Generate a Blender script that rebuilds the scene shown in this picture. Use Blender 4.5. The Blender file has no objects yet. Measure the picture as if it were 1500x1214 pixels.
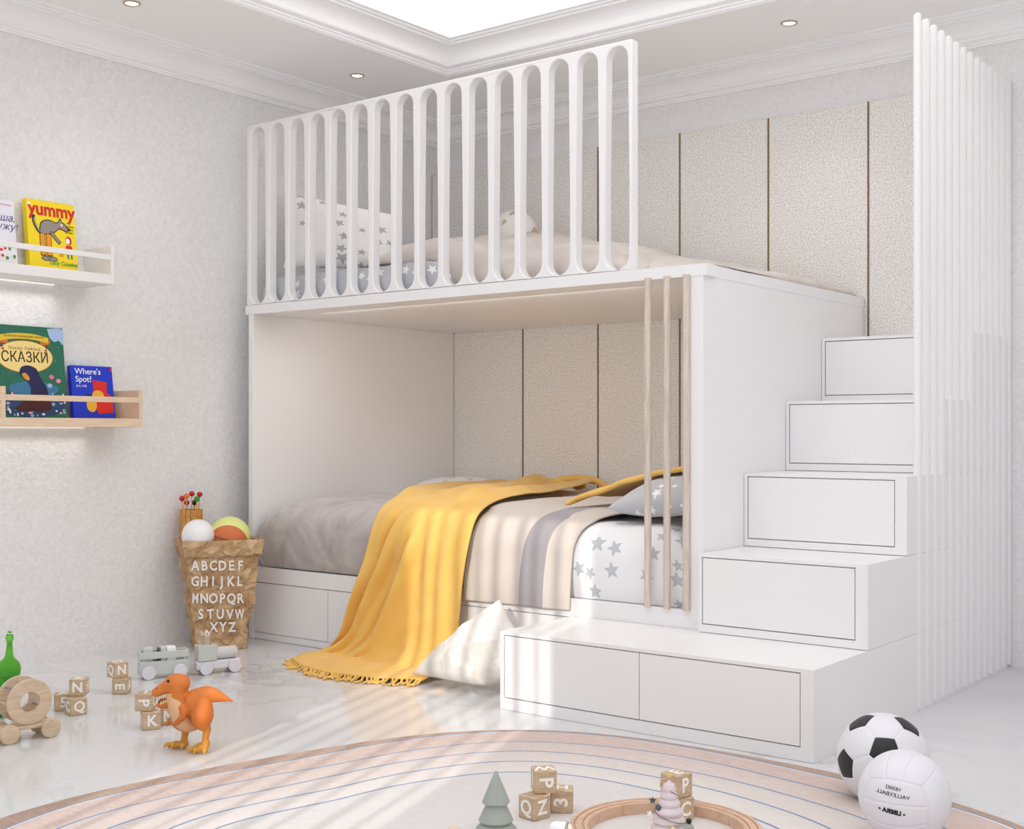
import bpy, bmesh, math, random
from mathutils import Vector, Matrix, noise
import numpy as np
PI = math.pi
scene = bpy.context.scene
C = scene.collection
rnd = random.Random(7)

# ------------------------------------------------------------------ camera
F_PX, HOR, YAW, EYE = 1824.0, 630.5, math.radians(37.9), 0.95
cam_d = bpy.data.cameras.new('camera')
cam = bpy.data.objects.new('camera', cam_d); C.objects.link(cam)
cam.location = (0, 0, EYE); cam.rotation_euler = (PI/2, 0, YAW)
cam_d.sensor_width = 36; cam_d.lens = 36*F_PX/1500
cam_d.shift_y = (HOR-607)/1500; cam_d.clip_start = 0.05
scene.camera = cam

# ------------------------------------------------------------------ exposure, world, lights
scene.view_settings.view_transform = 'Standard'
scene.view_settings.look = 'None'
scene.view_settings.gamma = 1.0
scene.view_settings.use_curve_mapping = False
scene.view_settings.exposure = 0.15
scene.cycles.max_bounces = 16; scene.cycles.diffuse_bounces = 10; scene.cycles.glossy_bounces = 4
w = bpy.data.worlds.new('world'); scene.world = w; w.use_nodes = True
w.node_tree.nodes['Background'].inputs[0].default_value = (0.78, 0.88, 1, 1)
w.node_tree.nodes['Background'].inputs[1].default_value = 1.0

def light(name, typ, loc, aim, energy, color=(1, 1, 1), size=None, size_y=None, spread=None, angle=None):
    d = bpy.data.lights.new(name, typ); o = bpy.data.objects.new(name, d); C.objects.link(o)
    o.location = loc; d.energy = energy; d.color = color
    v = Vector(aim)
    o.rotation_euler = v.to_track_quat('-Z', 'Y').to_euler()
    if typ == 'AREA':
        d.shape = 'RECTANGLE'; d.size = size; d.size_y = size_y or size
        if spread: d.spread = spread
    if angle is not None: d.angle = angle
    return o
SUN_EL = math.radians(21.2)
SUN_DIR = Vector((-0.301*math.cos(SUN_EL), 0.954*math.cos(SUN_EL), -math.sin(SUN_EL)))
light('sun', 'SUN', (3, -6, 4), SUN_DIR, 1.85, (1, 0.93, 0.82), angle=math.radians(0.5))
# daylight arriving through the big curtained windows behind the camera
light('window_daylight', 'AREA', (-3.3, -0.54, 1.35), (0, 1, 0.2), 9, (0.95, 0.975, 1), 2.3, 2.2)
light('window_daylight', 'AREA', (0.1, -0.54, 1.35), (0, 1, 0.2), 6, (0.95, 0.975, 1), 2.3, 2.2)
light('added_side_fill', 'AREA', (1.35, 1.6, 1.15), (-1, 0, 0.25), 20, (1, 0.985, 0.955), 4.0, 1.9)  # fill lamp added in front of the closed right wall, no window there
light('added_bunk_fill', 'AREA', (-3.3, 3.9, 1.474), (0, 0.45, -1), 4.6, (1, 0.98, 0.96), 1.7, 0.06)  # made-up fill lamp below the platform, brightens the lower bunk
light('added_overhead_fill', 'AREA', (-1.7, 1.95, 2.58), (0, 0, -1), 1.5, (1, 0.98, 0.95), 2.2, 2.2)  # unseen fill lamp added overhead to brighten the room

# ------------------------------------------------------------------ pixel ray helper (photo frame 1500x1214)
FW = Vector((-math.sin(YAW), math.cos(YAW), 0)); RT = Vector((math.cos(YAW), math.sin(YAW), 0)); UP = Vector((0, 0, 1))
EYEP = Vector((0, 0, EYE))
def ray(x, y): return FW + RT*((x-750)/F_PX) + UP*((HOR-y)/F_PX)
def onZ(x, y, z=0.0): d = ray(x, y); return EYEP + d*((z-EYE)/d.z)
def onX(x, y, X): d = ray(x, y); return EYEP + d*(X/d.x)
def onY(x, y, Y): d = ray(x, y); return EYEP + d*(Y/d.y)
def onD(x, y, D): return EYEP + ray(x, y)*D

# ------------------------------------------------------------------ node material helpers
def srgb(r, g, b):
    f = lambda c: (c/255/12.92 if c/255 <= 0.04045 else ((c/255+0.055)/1.055)**2.4)
    return (f(r), f(g), f(b), 1)
class MT:
    def __init__(s, name, color=(0.8, 0.8, 0.8, 1), rough=0.5, metal=0.0, spec=None, sheen=0.0, coat=0.0):
        s.m = bpy.data.materials.new(name); s.m.use_nodes = True
        s.t = s.m.node_tree; s.b = s.t.nodes['Principled BSDF']
        s.b.inputs['Base Color'].default_value = color
        s.b.inputs['Roughness'].default_value = rough
        s.b.inputs['Metallic'].default_value = metal
        if spec is not None: s.b.inputs['Specular IOR Level'].default_value = spec
        if sheen: s.b.inputs['Sheen Weight'].default_value = sheen
        if coat: s.b.inputs['Coat Weight'].default_value = coat; s.b.inputs['Coat Roughness'].default_value = 0.08
        s.base = color; s._co = None
    def n(s, typ, **kw):
        nd = s.t.nodes.new(typ)
        for k, v in kw.items():
            if k.startswith('i_'):
                key = k[2:]; key = int(key) if key.isdigit() else key.replace('_', ' ')
                nd.inputs[key].default_value = v
            else: setattr(nd, k, v)
        return nd
    def l(s, a, b): s.t.links.new(a, b)
    def co(s, kind='Object'):
        tc = s.n('ShaderNodeTexCoord'); return tc.outputs[kind]
    def noise(s, scale, detail=4, kind='Object', vec=None, rough=0.5, dist=0.0, stretch=None):
        v = vec or s.co(kind)
        if stretch:
            mp = s.n('ShaderNodeMapping'); mp.inputs['Scale'].default_value = stretch; s.l(v, mp.inputs[0]); v = mp.outputs[0]
        nd = s.n('ShaderNodeTexNoise', i_Scale=scale, i_Detail=detail, i_Roughness=rough, i_Distortion=dist); s.l(v, nd.inputs['Vector'])
        return nd.outputs['Fac']
    def ramp(s, fac, stops, interp='LINEAR'):
        r = s.n('ShaderNodeValToRGB'); r.color_ramp.interpolation = interp
        e = r.color_ramp.elements
        while len(e) < len(stops): e.new(0.5)
        for i, (p, c) in enumerate(stops): e[i].position = p; e[i].color = c
        s.l(fac, r.inputs[0]); return r.outputs[0]
    def math(s, op, a, b=None, c=None, clamp=False):
        nd = s.n('ShaderNodeMath', operation=op, use_clamp=clamp)
        for i, v in enumerate((a, b, c)):
            if v is None: continue
            if isinstance(v, (int, float)): nd.inputs[i].default_value = v
            else: s.l(v, nd.inputs[i])
        return nd.outputs[0]
    def mix(s, fac, a, b):
        nd = s.n('ShaderNodeMix', data_type='RGBA')
        for sock, v in ((nd.inputs[0], fac), (nd.inputs[6], a), (nd.inputs[7], b)):
            if isinstance(v, (int, float)): sock.default_value = v
            elif isinstance(v, tuple): sock.default_value = v
            else: s.l(v, sock)
        return nd.outputs[2]
    def color(s, sock): s.l(sock, s.b.inputs['Base Color']); return s
    def bump(s, fac, strength=0.3, dist=0.002):
        b = s.n('ShaderNodeBump', i_Strength=strength, i_Distance=dist); s.l(fac, b.inputs['Height']); s.l(b.outputs[0], s.b.inputs['Normal']); return s
def plain(name, rgb, rough=0.5, **kw):
    return MT(name, srgb(*rgb), rough, **kw).m
def cloth(name, rgb, rgb2=None, scale=900, bump=0.25, rough=0.9, sheen=0.2):
    m = MT(name, srgb(*rgb), rough, sheen=sheen)
    a = m.noise(scale, 2); m.bump(a, bump, 0.0015)
    b = m.noise(9, 3)
    m.color(m.ramp(b, [(0.3, srgb(*(rgb2 or tuple(int(c*0.94) for c in rgb)))), (0.7, srgb(*rgb))]))
    return m.m
def stars(name, bg, fg, size=11.0, radius=0.30, rough=0.85, prob=0.62):
    """fabric with scattered five-point stars, in UV space (metres)"""
    m = MT(name, srgb(*bg), rough, sheen=0.15)
    uv = m.co('UV')
    sc = m.n('ShaderNodeVectorMath', operation='SCALE'); sc.inputs[3].default_value = size; m.l(uv, sc.inputs[0])
    v = m.n('ShaderNodeTexVoronoi', voronoi_dimensions='2D', i_Scale=1.0, i_Randomness=0.62); m.l(sc.outputs[0], v.inputs['Vector'])
    d = m.n('ShaderNodeVectorMath', operation='SUBTRACT'); m.l(sc.outputs[0], d.inputs[0]); m.l(v.outputs['Position'], d.inputs[1])
    sx = m.n('ShaderNodeSeparateXYZ'); m.l(d.outputs[0], sx.inputs[0])
    cs = m.n('ShaderNodeSeparateColor'); m.l(v.outputs['Color'], cs.inputs[0])
    ang = m.math('ARCTAN2', sx.outputs[1], sx.outputs[0])
    ang = m.math('ADD', ang, m.math('MULTIPLY', cs.outputs[0], 6.283))
    t = m.math('PINGPONG', m.math('ADD', ang, 20*PI), PI/5)
    t = m.math('DIVIDE', t, PI/5)
    rr = m.math('DIVIDE', radius, m.math('ADD', 1.0, m.math('MULTIPLY', t, 1.25)))
    rr = m.math('MULTIPLY', rr, m.math('ADD', 0.5, m.math('MULTIPLY', cs.outputs[1], 0.55)))
    ln = m.math('SQRT', m.math('ADD', m.math('MULTIPLY', sx.outputs[0], sx.outputs[0]), m.math('MULTIPLY', sx.outputs[1], sx.outputs[1])))
    mask = m.math('LESS_THAN', ln, rr)
    mask = m.math('MULTIPLY', mask, m.math('LESS_THAN', cs.outputs[2], prob))
    m.color(m.mix(mask, srgb(*bg), srgb(*fg)))
    m.bump(m.noise(700, 2), 0.15, 0.001)
    return m.m
def wood(name, a, b, scale=14, stretch=(1, 14, 14), rough=0.55, fine=True):
    m = MT(name, srgb(*a), rough)
    n1 = m.noise(scale, 5, stretch=stretch, dist=0.6)
    m.color(m.ramp(n1, [(0.3, srgb(*a)), (0.7, srgb(*b))]))
    m.bump(n1, 0.15, 0.001)
    return m.m

# ---- materials
M = {}
def plaster(name, rgb, sc, st):
    m = MT(name, srgb(*rgb), 0.92)
    n = m.noise(sc, 6, rough=0.62); m.bump(n, st, 0.006)
    m.color(m.ramp(n, [(0.3, srgb(*[int(c*0.955) for c in rgb])), (0.62, srgb(*rgb))]))
    return m.m
M['plaster'] = plaster('rough plaster', (240, 240, 241), 58, 1.0)
M['plaster2'] = plaster('plaster', (244, 243, 244), 80, 0.9)
M['paint'] = MT('white lacquer', srgb(237, 236, 237), 0.32).m
M['trimwhite'] = MT('white trim paint', srgb(249, 249, 250), 0.5).m
M['ceil'] = MT('ceiling paint', srgb(250, 250, 250), 0.9).m
LC = MT('raised ceiling with added glow', srgb(246, 246, 246), 0.9); LC.b.inputs['Emission Color'].default_value = (1, 1, 1, 1); LC.b.inputs['Emission Strength'].default_value = 0.80  # emission added to whiten the raised ceiling and light the room
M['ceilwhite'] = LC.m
def marble():
    m = MT('polished white marble', srgb(232, 231, 230), 0.09, spec=0.55)
    co = m.co('Object')
    dist = m.n('ShaderNodeTexNoise', i_Scale=1.6, i_Detail=6.0, i_Roughness=0.6); m.l(co, dist.inputs['Vector'])
    add = m.n('ShaderNodeVectorMath', operation='MULTIPLY_ADD'); add.inputs[1].default_value = (0.9, 0.9, 0.9)
    m.l(dist.outputs['Color'], add.inputs[0]); m.l(co, add.inputs[2])
    mp = m.n('ShaderNodeMapping'); mp.inputs['Rotation'].default_value = (0, 0, 0.6); mp.inputs['Scale'].default_value = (0.55, 1.25, 1); m.l(add.outputs[0], mp.inputs[0])
    n = m.n('ShaderNodeTexNoise', i_Scale=1.5, i_Detail=7.0, i_Roughness=0.55); m.l(mp.outputs[0], n.inputs['Vector'])
    vein = m.math('ABSOLUTE', m.math('SUBTRACT', n.outputs['Fac'], 0.5))
    vein = m.math('SUBTRACT', 1.0, m.math('MULTIPLY', vein, 38.0), clamp=True)
    vein = m.math('MULTIPLY', vein, m.ramp(m.noise(1.1, 3), [(0.42, (0, 0, 0, 1)), (0.62, (1, 1, 1, 1))]))
    soft = m.ramp(m.noise(0.9, 4), [(0.3, srgb(208, 208, 210)), (0.7, srgb(224, 224, 225))])
    m.color(m.mix(m.math('MULTIPLY', vein, 0.38), soft, srgb(140, 139, 142)))
    return m.m
M['marble'] = marble()
def tweed():
    m = MT('beige tweed upholstery', srgb(205, 198, 188), 0.95)
    n = m.noise(150, 3, rough=0.7)
    m.color(m.ramp(n, [(0.33, srgb(194, 188, 181)), (0.5, srgb(231, 228, 224)), (0.66, srgb(255, 254, 252))]))
    m.bump(n, 0.35, 0.004); return m.m
M['tweed'] = tweed()
M['seam'] = plain('brown seam', (128, 104, 78), 0.7)
M['rodwood'] = wood('pale ash', (196, 180, 168), (222, 210, 199), 10, (10, 10, 0.8))
M['dark'] = plain('dark gap', (60, 58, 58), 0.9)
M['shelfwood'] = wood('birch ledge', (222, 196, 166), (234, 212, 186), 9, (12, 1, 12))
M['blockwood'] = wood('block wood', (176, 148, 118), (218, 194, 164), 30, (1, 1, 7))
M['spoolwood'] = wood('beech', (196, 170, 142), (218, 196, 170), 18, (6, 1, 6))
M['trackwood'] = wood('track beech', (204, 168, 140), (220, 188, 162), 10, (3, 3, 3))
M['mallet'] = wood('honey wood', (188, 128, 58), (220, 160, 84), 30, (4, 4, 1))
M['white'] = plain('white paint', (250, 250, 250), 0.5)
M['cream'] = plain('white block paint', (246, 244, 240), 0.6)
M['greyblk'] = plain('light grey paint', (206, 208, 210), 0.55)
M['greygreen'] = plain('grey green paint', (196, 201, 198), 0.55)
M['lilac'] = plain('lilac white paint', (220, 219, 226), 0.5)
M['slate'] = plain('slate paint', (78, 84, 104), 0.5)
M['black'] = plain('black', (22, 22, 24), 0.5)
M['red'] = plain('red bead', (196, 20, 40), 0.4)
M['orangebead'] = plain('orange bead', (226, 116, 20), 0.4)
M['green'] = plain('green bead', (30, 150, 40), 0.4)
M['pinkrod'] = plain('pink rod', (214, 178, 160), 0.6)
M['bluerod'] = plain('blue grey rod', (128, 136, 158), 0.6)
M['champagne'] = MT('champagne gloss', srgb(206, 186, 168), 0.16, metal=0.75).m
M['yellow'] = cloth('mustard wool', (238, 195, 106), (230, 182, 90), 800, 0.3)
def greyvelvet():
    m = MT('taupe velvet', srgb(176, 168, 166), 0.85, sheen=0.5)
    n = m.noise(5, 4, rough=0.65, dist=1.2); m.color(m.ramp(n, [(0.3, srgb(160, 151, 149)), (0.72, srgb(196, 190, 188))])); m.bump(m.noise(500, 2), 0.12, 0.001); return m.m
M['velvet'] = greyvelvet()
def bandthrow():
    m = MT('beige throw with grey band', srgb(226, 214, 203), 0.9, sheen=0.2)
    uv = m.n('ShaderNodeSeparateXYZ'); m.l(m.co('UV'), uv.inputs[0])
    u = uv.outputs[0]
    band = m.math('MULTIPLY', m.math('GREATER_THAN', u, 0.54), m.math('LESS_THAN', u, 0.77))
    line = m.math('MULTIPLY', m.math('GREATER_THAN', u, 0.965), m.math('LESS_THAN', u, 0.975))
    m.color(m.mix(band, srgb(208, 198, 190), srgb(158, 153, 159)))
    m.bump(m.noise(900, 2), 0.25, 0.0015); return m.m
M['throw'] = bandthrow()
M['starwhite'] = stars('white cotton with grey stars', (240, 240, 242), (196, 198, 204), 12.5, 0.46)
M['starwhite2'] = stars('white pillowcase with grey stars', (240, 239, 240), (180, 178, 178), 13, 0.44)
M['stargrey'] = stars('grey cotton with white stars', (190, 192, 198), (245, 245, 246), 15, 0.40)
M['plush'] = cloth('beige teddy fleece', (217, 209, 202), (203, 194, 186), 220, 1.0)
def patchwhite(name, bg, cols, scale, thr, kind='Object'):
    m = MT(name, srgb(*bg), 0.85, sheen=0.15)
    v = m.n('ShaderNodeTexVoronoi', i_Scale=scale, i_Randomness=0.8)
    nz = m.n('ShaderNodeTexNoise', i_Scale=scale*2.2); co = m.co(kind); m.l(co, nz.inputs['Vector'])
    ad = m.n('ShaderNodeVectorMath', operation='MULTIPLY_ADD'); ad.inputs[1].default_value = (0.35/scale,)*3; m.l(nz.outputs['Color'], ad.inputs[0]); m.l(co, ad.inputs[2])
    m.l(ad.outputs[0], v.inputs['Vector'])
    cs = m.n('ShaderNodeSeparateColor'); m.l(v.outputs['Color'], cs.inputs[0])
    pc = m.ramp(cs.outputs[0], [(i/len(cols), srgb(*c)) for i, c in enumerate(cols)], 'CONSTANT')
    mask = m.math('MULTIPLY', m.math('LESS_THAN', v.outputs['Distance'], thr), m.math('LESS_THAN', cs.outputs[1], 0.7))
    m.color(m.mix(mask, srgb(*bg), pc)); m.bump(m.noise(600, 2), 0.15, 0.001)
    return m.m
M['cushion'] = patchwhite('white cushion cover with pale pink and grey patches', (226, 221, 216), [(228, 211, 202), (212, 207, 200)], 7, 0.5)
M['spotty'] = patchwhite('white plush with brown and grey patches', (240, 236, 233), [(206, 178, 158), (140, 136, 138), (206, 178, 158)], 12, 0.42)
def kraft():
    m = MT('crumpled kraft paper', srgb(196, 160, 116), 0.6)
    n = m.n('ShaderNodeTexVoronoi', feature='F1', i_Scale=26.0)
    nz = m.n('ShaderNodeTexNoise', i_Scale=14.0, i_Detail=5.0); co = m.co(); m.l(co, nz.inputs['Vector'])
    ad = m.n('ShaderNodeVectorMath', operation='MULTIPLY_ADD'); ad.inputs[1].default_value = (0.09,)*3; m.l(nz.outputs['Color'], ad.inputs[0]); m.l(co, ad.inputs[2]); m.l(ad.outputs[0], n.inputs['Vector'])
    h = m.math('ADD', n.outputs['Distance'], m.math('MULTIPLY', nz.outputs['Fac'], 0.8))
    m.bump(h, 1.0, 0.022)
    m.color(m.ramp(nz.outputs['Fac'], [(0.3, srgb(170, 132, 92)), (0.5, srgb(196, 160, 118)), (0.7, srgb(222, 190, 150))])); return m.m
M['kraft'] = kraft()

# ------------------------------------------------------------------ mesh helpers
MX = {}   # root matrices
def tag(o, label=None, cat=None, group=None, kind=None):
    if label: o['label'] = label
    if cat: o['category'] = cat
    if group: o['group'] = group
    if kind: o['kind'] = kind
    return o
def thing(name, label, cat, loc=(0, 0, 0), rz=0.0, group=None):
    o = bpy.data.objects.new(name, None); C.objects.link(o); o.empty_display_size = 0.05
    o.location = loc; o.rotation_euler = (0, 0, rz)
    MX[o.name] = Matrix.Translation(loc) @ Matrix.Rotation(rz, 4, 'Z')
    return tag(o, label, cat, group)
def root_of(p):
    while p.parent: p = p.parent
    return p
def obj(name, bm, mat, parent=None, world=False, smooth=True, bevel=0.0, seg=2, sub=0, solid=0.0, ang=35):
    if world and parent:
        bm.transform(MX[root_of(parent).name].inverted())
    me = bpy.data.meshes.new(name); bm.normal_update(); bm.to_mesh(me); bm.free()
    o = bpy.data.objects.new(name, me); C.objects.link(o)
    for m in (mat if isinstance(mat, (list, tuple)) else [mat]): me.materials.append(m)
    if parent: o.parent = parent
    if smooth:
        for p in me.polygons: p.use_smooth = True
        if not sub: me.set_sharp_from_angle(angle=math.radians(ang))
    if solid:
        s = o.modifiers.new('solid', 'SOLIDIFY'); s.thickness = solid; s.offset = -1
    if bevel:
        b = o.modifiers.new('bevel', 'BEVEL'); b.width = bevel; b.segments = seg; b.limit_method = 'ANGLE'; b.angle_limit = math.radians(40); b.harden_normals = False
    if sub:
        s = o.modifiers.new('sub', 'SUBSURF'); s.levels = sub; s.render_levels = sub
    return o
def BM(): return bmesh.new()
def box(bm, x0, x1, y0, y1, z0, z1, mi=0):
    vs = [bm.verts.new(p) for p in ((x0, y0, z0), (x1, y0, z0), (x1, y1, z0), (x0, y1, z0), (x0, y0, z1), (x1, y0, z1), (x1, y1, z1), (x0, y1, z1))]
    for f in ((0, 3, 2, 1), (4, 5, 6, 7), (0, 1, 5, 4), (1, 2, 6, 5), (2, 3, 7, 6), (3, 0, 4, 7)):
        bm.faces.new([vs[i] for i in f]).material_index = mi
    return vs
def boxbm(*a): b = BM(); box(b, *a); return b
def frame_from(axis):
    z = Vector(axis).normalized(); x = z.orthogonal().normalized(); y = z.cross(x); return x, y, z
def tube(bm, pts, rad, seg=12, cap=True, flat=1.0, up=None):
    pts = [Vector(p) for p in pts]; n = len(pts)
    if isinstance(rad, (int, float)): rad = [rad]*n
    rings = []; px = None
    for i, p in enumerate(pts):
        d = (pts[min(i+1, n-1)]-pts[max(i-1, 0)]).normalized()
        if up is not None:
            x = Vector(up).cross(d).normalized()
        elif px is None: x = d.orthogonal().normalized()
        else: x = (px - d*px.dot(d)).normalized()
        px = x; y = d.cross(x)
        rings.append([bm.verts.new(p + (x*math.cos(2*PI*k/seg) + y*math.sin(2*PI*k/seg)*flat)*rad[i]) for k in range(seg)])
    for a, b in zip(rings, rings[1:]):
        for k in range(seg): bm.faces.new((a[k], a[(k+1) % seg], b[(k+1) % seg], b[k]))
    if cap:
        bm.faces.new(rings[0][::-1]); bm.faces.new(rings[-1])
    return rings
def rtube(bm, pts, rad, seg=14, flat=1.0, up=None):
    """tube with rounded ends"""
    pts = [Vector(p) for p in pts]
    if isinstance(rad, (int, float)): rad = [rad]*len(pts)
    d0 = (pts[0]-pts[1]).normalized(); d1 = (pts[-1]-pts[-2]).normalized()
    P = []; R = []
    for k in (90, 65, 40, 18): a = math.radians(k); P.append(pts[0]+d0*rad[0]*math.sin(a)); R.append(max(rad[0]*math.cos(a), rad[0]*0.03))
    P += pts; R += list(rad)
    for k in (18, 40, 65, 90): a = math.radians(k); P.append(pts[-1]+d1*rad[-1]*math.sin(a)); R.append(max(rad[-1]*math.cos(a), rad[-1]*0.03))
    return tube(bm, P, R, seg, True, flat, up)
def spline(pts, n=6):
    P = [Vector(p) for p in pts]; out = []
    for i in range(len(P)-1):
        a, b, c, d = P[max(i-1, 0)], P[i], P[i+1], P[min(i+2, len(P)-1)]
        for k in range(n):
            t = k/n; out.append(0.5*((2*b)+(-a+c)*t+(2*a-5*b+4*c-d)*t*t+(-a+3*b-3*c+d)*t**3))
    out.append(P[-1]); return out
def cyl(bm, p0, p1, r, seg=24, r2=None): tube(bm, [p0, p1], [r, r if r2 is None else r2], seg)
def lathe(bm, prof, seg=32, c=(0, 0, 0), ax=None):
    c = Vector(c)
    X, Y, Z = (Vector((1, 0, 0)), Vector((0, 1, 0)), Vector((0, 0, 1))) if ax is None else frame_from(ax)
    rings = []
    for r, z in prof:
        if r < 1e-6: rings.append([bm.verts.new(c+Z*z)])
        else: rings.append([bm.verts.new(c+X*(r*math.cos(2*PI*k/seg))+Y*(r*math.sin(2*PI*k/seg))+Z*z) for k in range(seg)])
    for a, b in zip(rings, rings[1:]):
        for k in range(seg):
            k2 = (k+1) % seg
            if len(a) == 1 and len(b) == 1: continue
            if len(a) == 1: bm.faces.new((a[0], b[k2], b[k]))
            elif len(b) == 1: bm.faces.new((a[k], a[k2], b[0]))
            else: bm.faces.new((a[k], a[k2], b[k2], b[k]))
def ball(bm, c, r, seg=24, sc=(1, 1, 1)):
    ret = bmesh.ops.create_uvsphere(bm, u_segments=seg, v_segments=seg//2+2, radius=r)
    bmesh.ops.transform(bm, matrix=Matrix.Translation(c) @ Matrix.Diagonal((*sc, 1)), verts=ret['verts'])
    return ret['verts']
def prism(bm, poly, h0, h1, mtx=None):
    """poly in local xy extruded local z h0..h1, then transformed"""
    mtx = mtx or Matrix()
    a = [bm.verts.new(mtx @ Vector((x, y, h0))) for x, y in poly]; b = [bm.verts.new(mtx @ Vector((x, y, h1))) for x, y in poly]
    n = len(poly)
    bm.faces.new(a[::-1]); bm.faces.new(b)
    for i in range(n): bm.faces.new((a[i], a[(i+1) % n], b[(i+1) % n], b[i]))
def grid(fn, nu, nv, uvfn=None, closed=False):
    bm = BM(); uvl = bm.loops.layers.uv.new('UVMap')
    V = [[bm.verts.new(fn(i/nu, j/nv)) for j in range(nv+1)] for i in range(nu+1)]
    for i in range(nu):
        for j in range(nv):
            f = bm.faces.new((V[i][j], V[i+1][j], V[i+1][j+1], V[i][j+1]))
            for lp, (a, b) in zip(f.loops, ((i, j), (i+1, j), (i+1, j+1), (i, j+1))):
                lp[uvl].uv = uvfn(a/nu, b/nv) if uvfn else (a/nu, b/nv)
    return bm
def lerp(a, b, t): return a+(b-a)*t
def sstep(a, b, x):
    t = min(1, max(0, (x-a)/(b-a))); return t*t*(3-2*t)
def pillow(name, corners, thick, mat, parent=None, uvs=(0.5, 0.5), uvo=(0, 0), n=26, pinch=0.10, wr=0.006, seed=0, label=None, **kw):
    """inflated cushion spanned by four corners (a,b,c,d going round)"""
    a, b, c, d = [Vector(p) for p in corners]
    nrm = ((b-a).cross(d-a)).normalized()
    bm = BM(); uvl = bm.loops.layers.uv.new('UVMap')
    def base(u, v):
        uu = u*2-1; vv = v*2-1
        k = 1-pinch*(1-vv*vv)*abs(uu)**3; k2 = 1-pinch*(1-uu*uu)*abs(vv)**3
        u2 = 0.5+0.5*uu*k; v2 = 0.5+0.5*vv*k2
        return a*(1-u2)*(1-v2)+b*u2*(1-v2)+c*u2*v2+d*(1-u2)*v2
    def hgt(u, v):
        uu = abs(u*2-1); vv = abs(v*2-1)
        h = max(0, (1-uu**2.6)*(1-vv**2.6))**0.55
        return h
    S = []
    for s in (1, -1):
        V = []
        for i in range(n+1):
            row = []
            for j in range(n+1):
                u, v = i/n, j/n
                if s == -1 and (i in (0, n) or j in (0, n)): row.append(S[0][i][j]); continue
                h = hgt(u, v); p = base(u, v)
                w_ = noise.noise(Vector((u*5+seed, v*5, s*3+seed)))*wr*2 + noise.noise(Vector((u*11+seed, v*9, s*3+seed*2)))*wr
                row.append(bm.verts.new(p + nrm*s*(thick/2*h + w_*h)))
            V.append(row)
        S.append(V)
        for i in range(n):
            for j in range(n):
                q = (V[i][j], V[i+1][j], V[i+1][j+1], V[i][j+1])
                f = bm.faces.new(q if s == 1 else q[::-1])
                uv = [(i, j), (i+1, j), (i+1, j+1), (i, j+1)]
                if s == -1: uv = uv[::-1]
                for lp, (x, y) in zip(f.loops, uv): lp[uvl].uv = (uvo[0]+x/n*uvs[0]+(s < 0)*3, uvo[1]+y/n*uvs[1])
    return obj(name, bm, mat, parent, sub=1, **kw)
def rect_sweep(bm, x0, x1, y0, y1, prof, out=False):
    """mitred moulding round a rectangle; prof = (offset inward, z)"""
    L = []
    for o, z in prof:
        L.append([bm.verts.new(p) for p in ((x0+o, y0+o, z), (x1-o, y0+o, z), (x1-o, y1-o, z), (x0+o, y1-o, z))])
    for a, b in zip(L, L[1:]):
        for k in range(4): bm.faces.new((a[k], b[k], b[(k+1) % 4], a[(k+1) % 4]))
def text_bm(s, size, depth=0.001, mtx=None, bold=0.0, align='CENTER', shear=0.0, spacing=1.0, xscale=1.0):
    cu = bpy.data.curves.new('txt', 'FONT'); cu.body = s; cu.size = size; cu.extrude = depth/2; cu.offset = bold
    cu.align_x = align; cu.align_y = 'CENTER'; cu.shear = shear; cu.space_character = spacing; cu.resolution_u = 3
    o = bpy.data.objects.new('txt', cu); C.objects.link(o)
    dg = bpy.context.evaluated_depsgraph_get(); dg.update()
    me = bpy.data.meshes.new_from_object(o.evaluated_get(dg))
    bm = BM(); bm.from_mesh(me)
    bpy.data.objects.remove(o); bpy.data.curves.remove(cu); bpy.data.meshes.remove(me)
    if xscale != 1: bm.transform(Matrix.Diagonal((xscale, 1, 1, 1)))
    if mtx: bm.transform(mtx)
    return bm
def plane_mtx(o, x, y):
    x = Vector(x).normalized(); y = Vector(y); y = (y-x*y.dot(x)).normalized(); z = x.cross(y)
    m = Matrix((x, y, z)).transposed().to_4x4(); m.translation = Vector(o); return m

# ------------------------------------------------------------------ THE ROOM
XL, XR, YF, YB, ZC = -4.595, 1.40, -0.60, 5.203, 2.642
T = 0.12
tag(obj('floor', boxbm(XL-T, XR+T, YF-T, YB+T, -0.1, 0), M['marble'], smooth=False), kind='structure')
tag(obj('wall_left', boxbm(XL-T, XL, YF-T, YB+T, 0, 3.0), M['plaster'], smooth=False), kind='structure')
tag(obj('wall_back', boxbm(XL, XR+T, YB, YB+T, 0, 3.0), M['plaster2'], smooth=False), kind='structure')
def wall_with_hole(name, fixed, a0, a1, holes, axis):
    bm = BM(); zt = 3.0
    cuts = sorted(holes); cur = a0
    def b(u0, u1, z0, z1):
        if u1-u0 < 1e-4 or z1-z0 < 1e-4: return
        if axis == 'x': box(bm, u0, u1, fixed-T, fixed, z0, z1)
        else: box(bm, fixed, fixed+T, u0, u1, z0, z1)
    for (u0, u1, z0, z1) in cuts:
        b(cur, u0, 0, zt); b(u0, u1, 0, z0); b(u0, u1, z1, zt); cur = u1
    b(cur, a1, 0, zt)
    tag(obj(name, bm, M['plaster'], smooth=False), kind='structure')
SX0, SX1 = -2.045, -1.155          # sun window
wall_with_hole('wall_front', YF, XL-T, XR+T, [(SX0, SX1, 0.15, 2.46)], 'x')
wall_with_hole('wall_right', XR, YF-T, YB+T, [], 'y')
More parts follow.
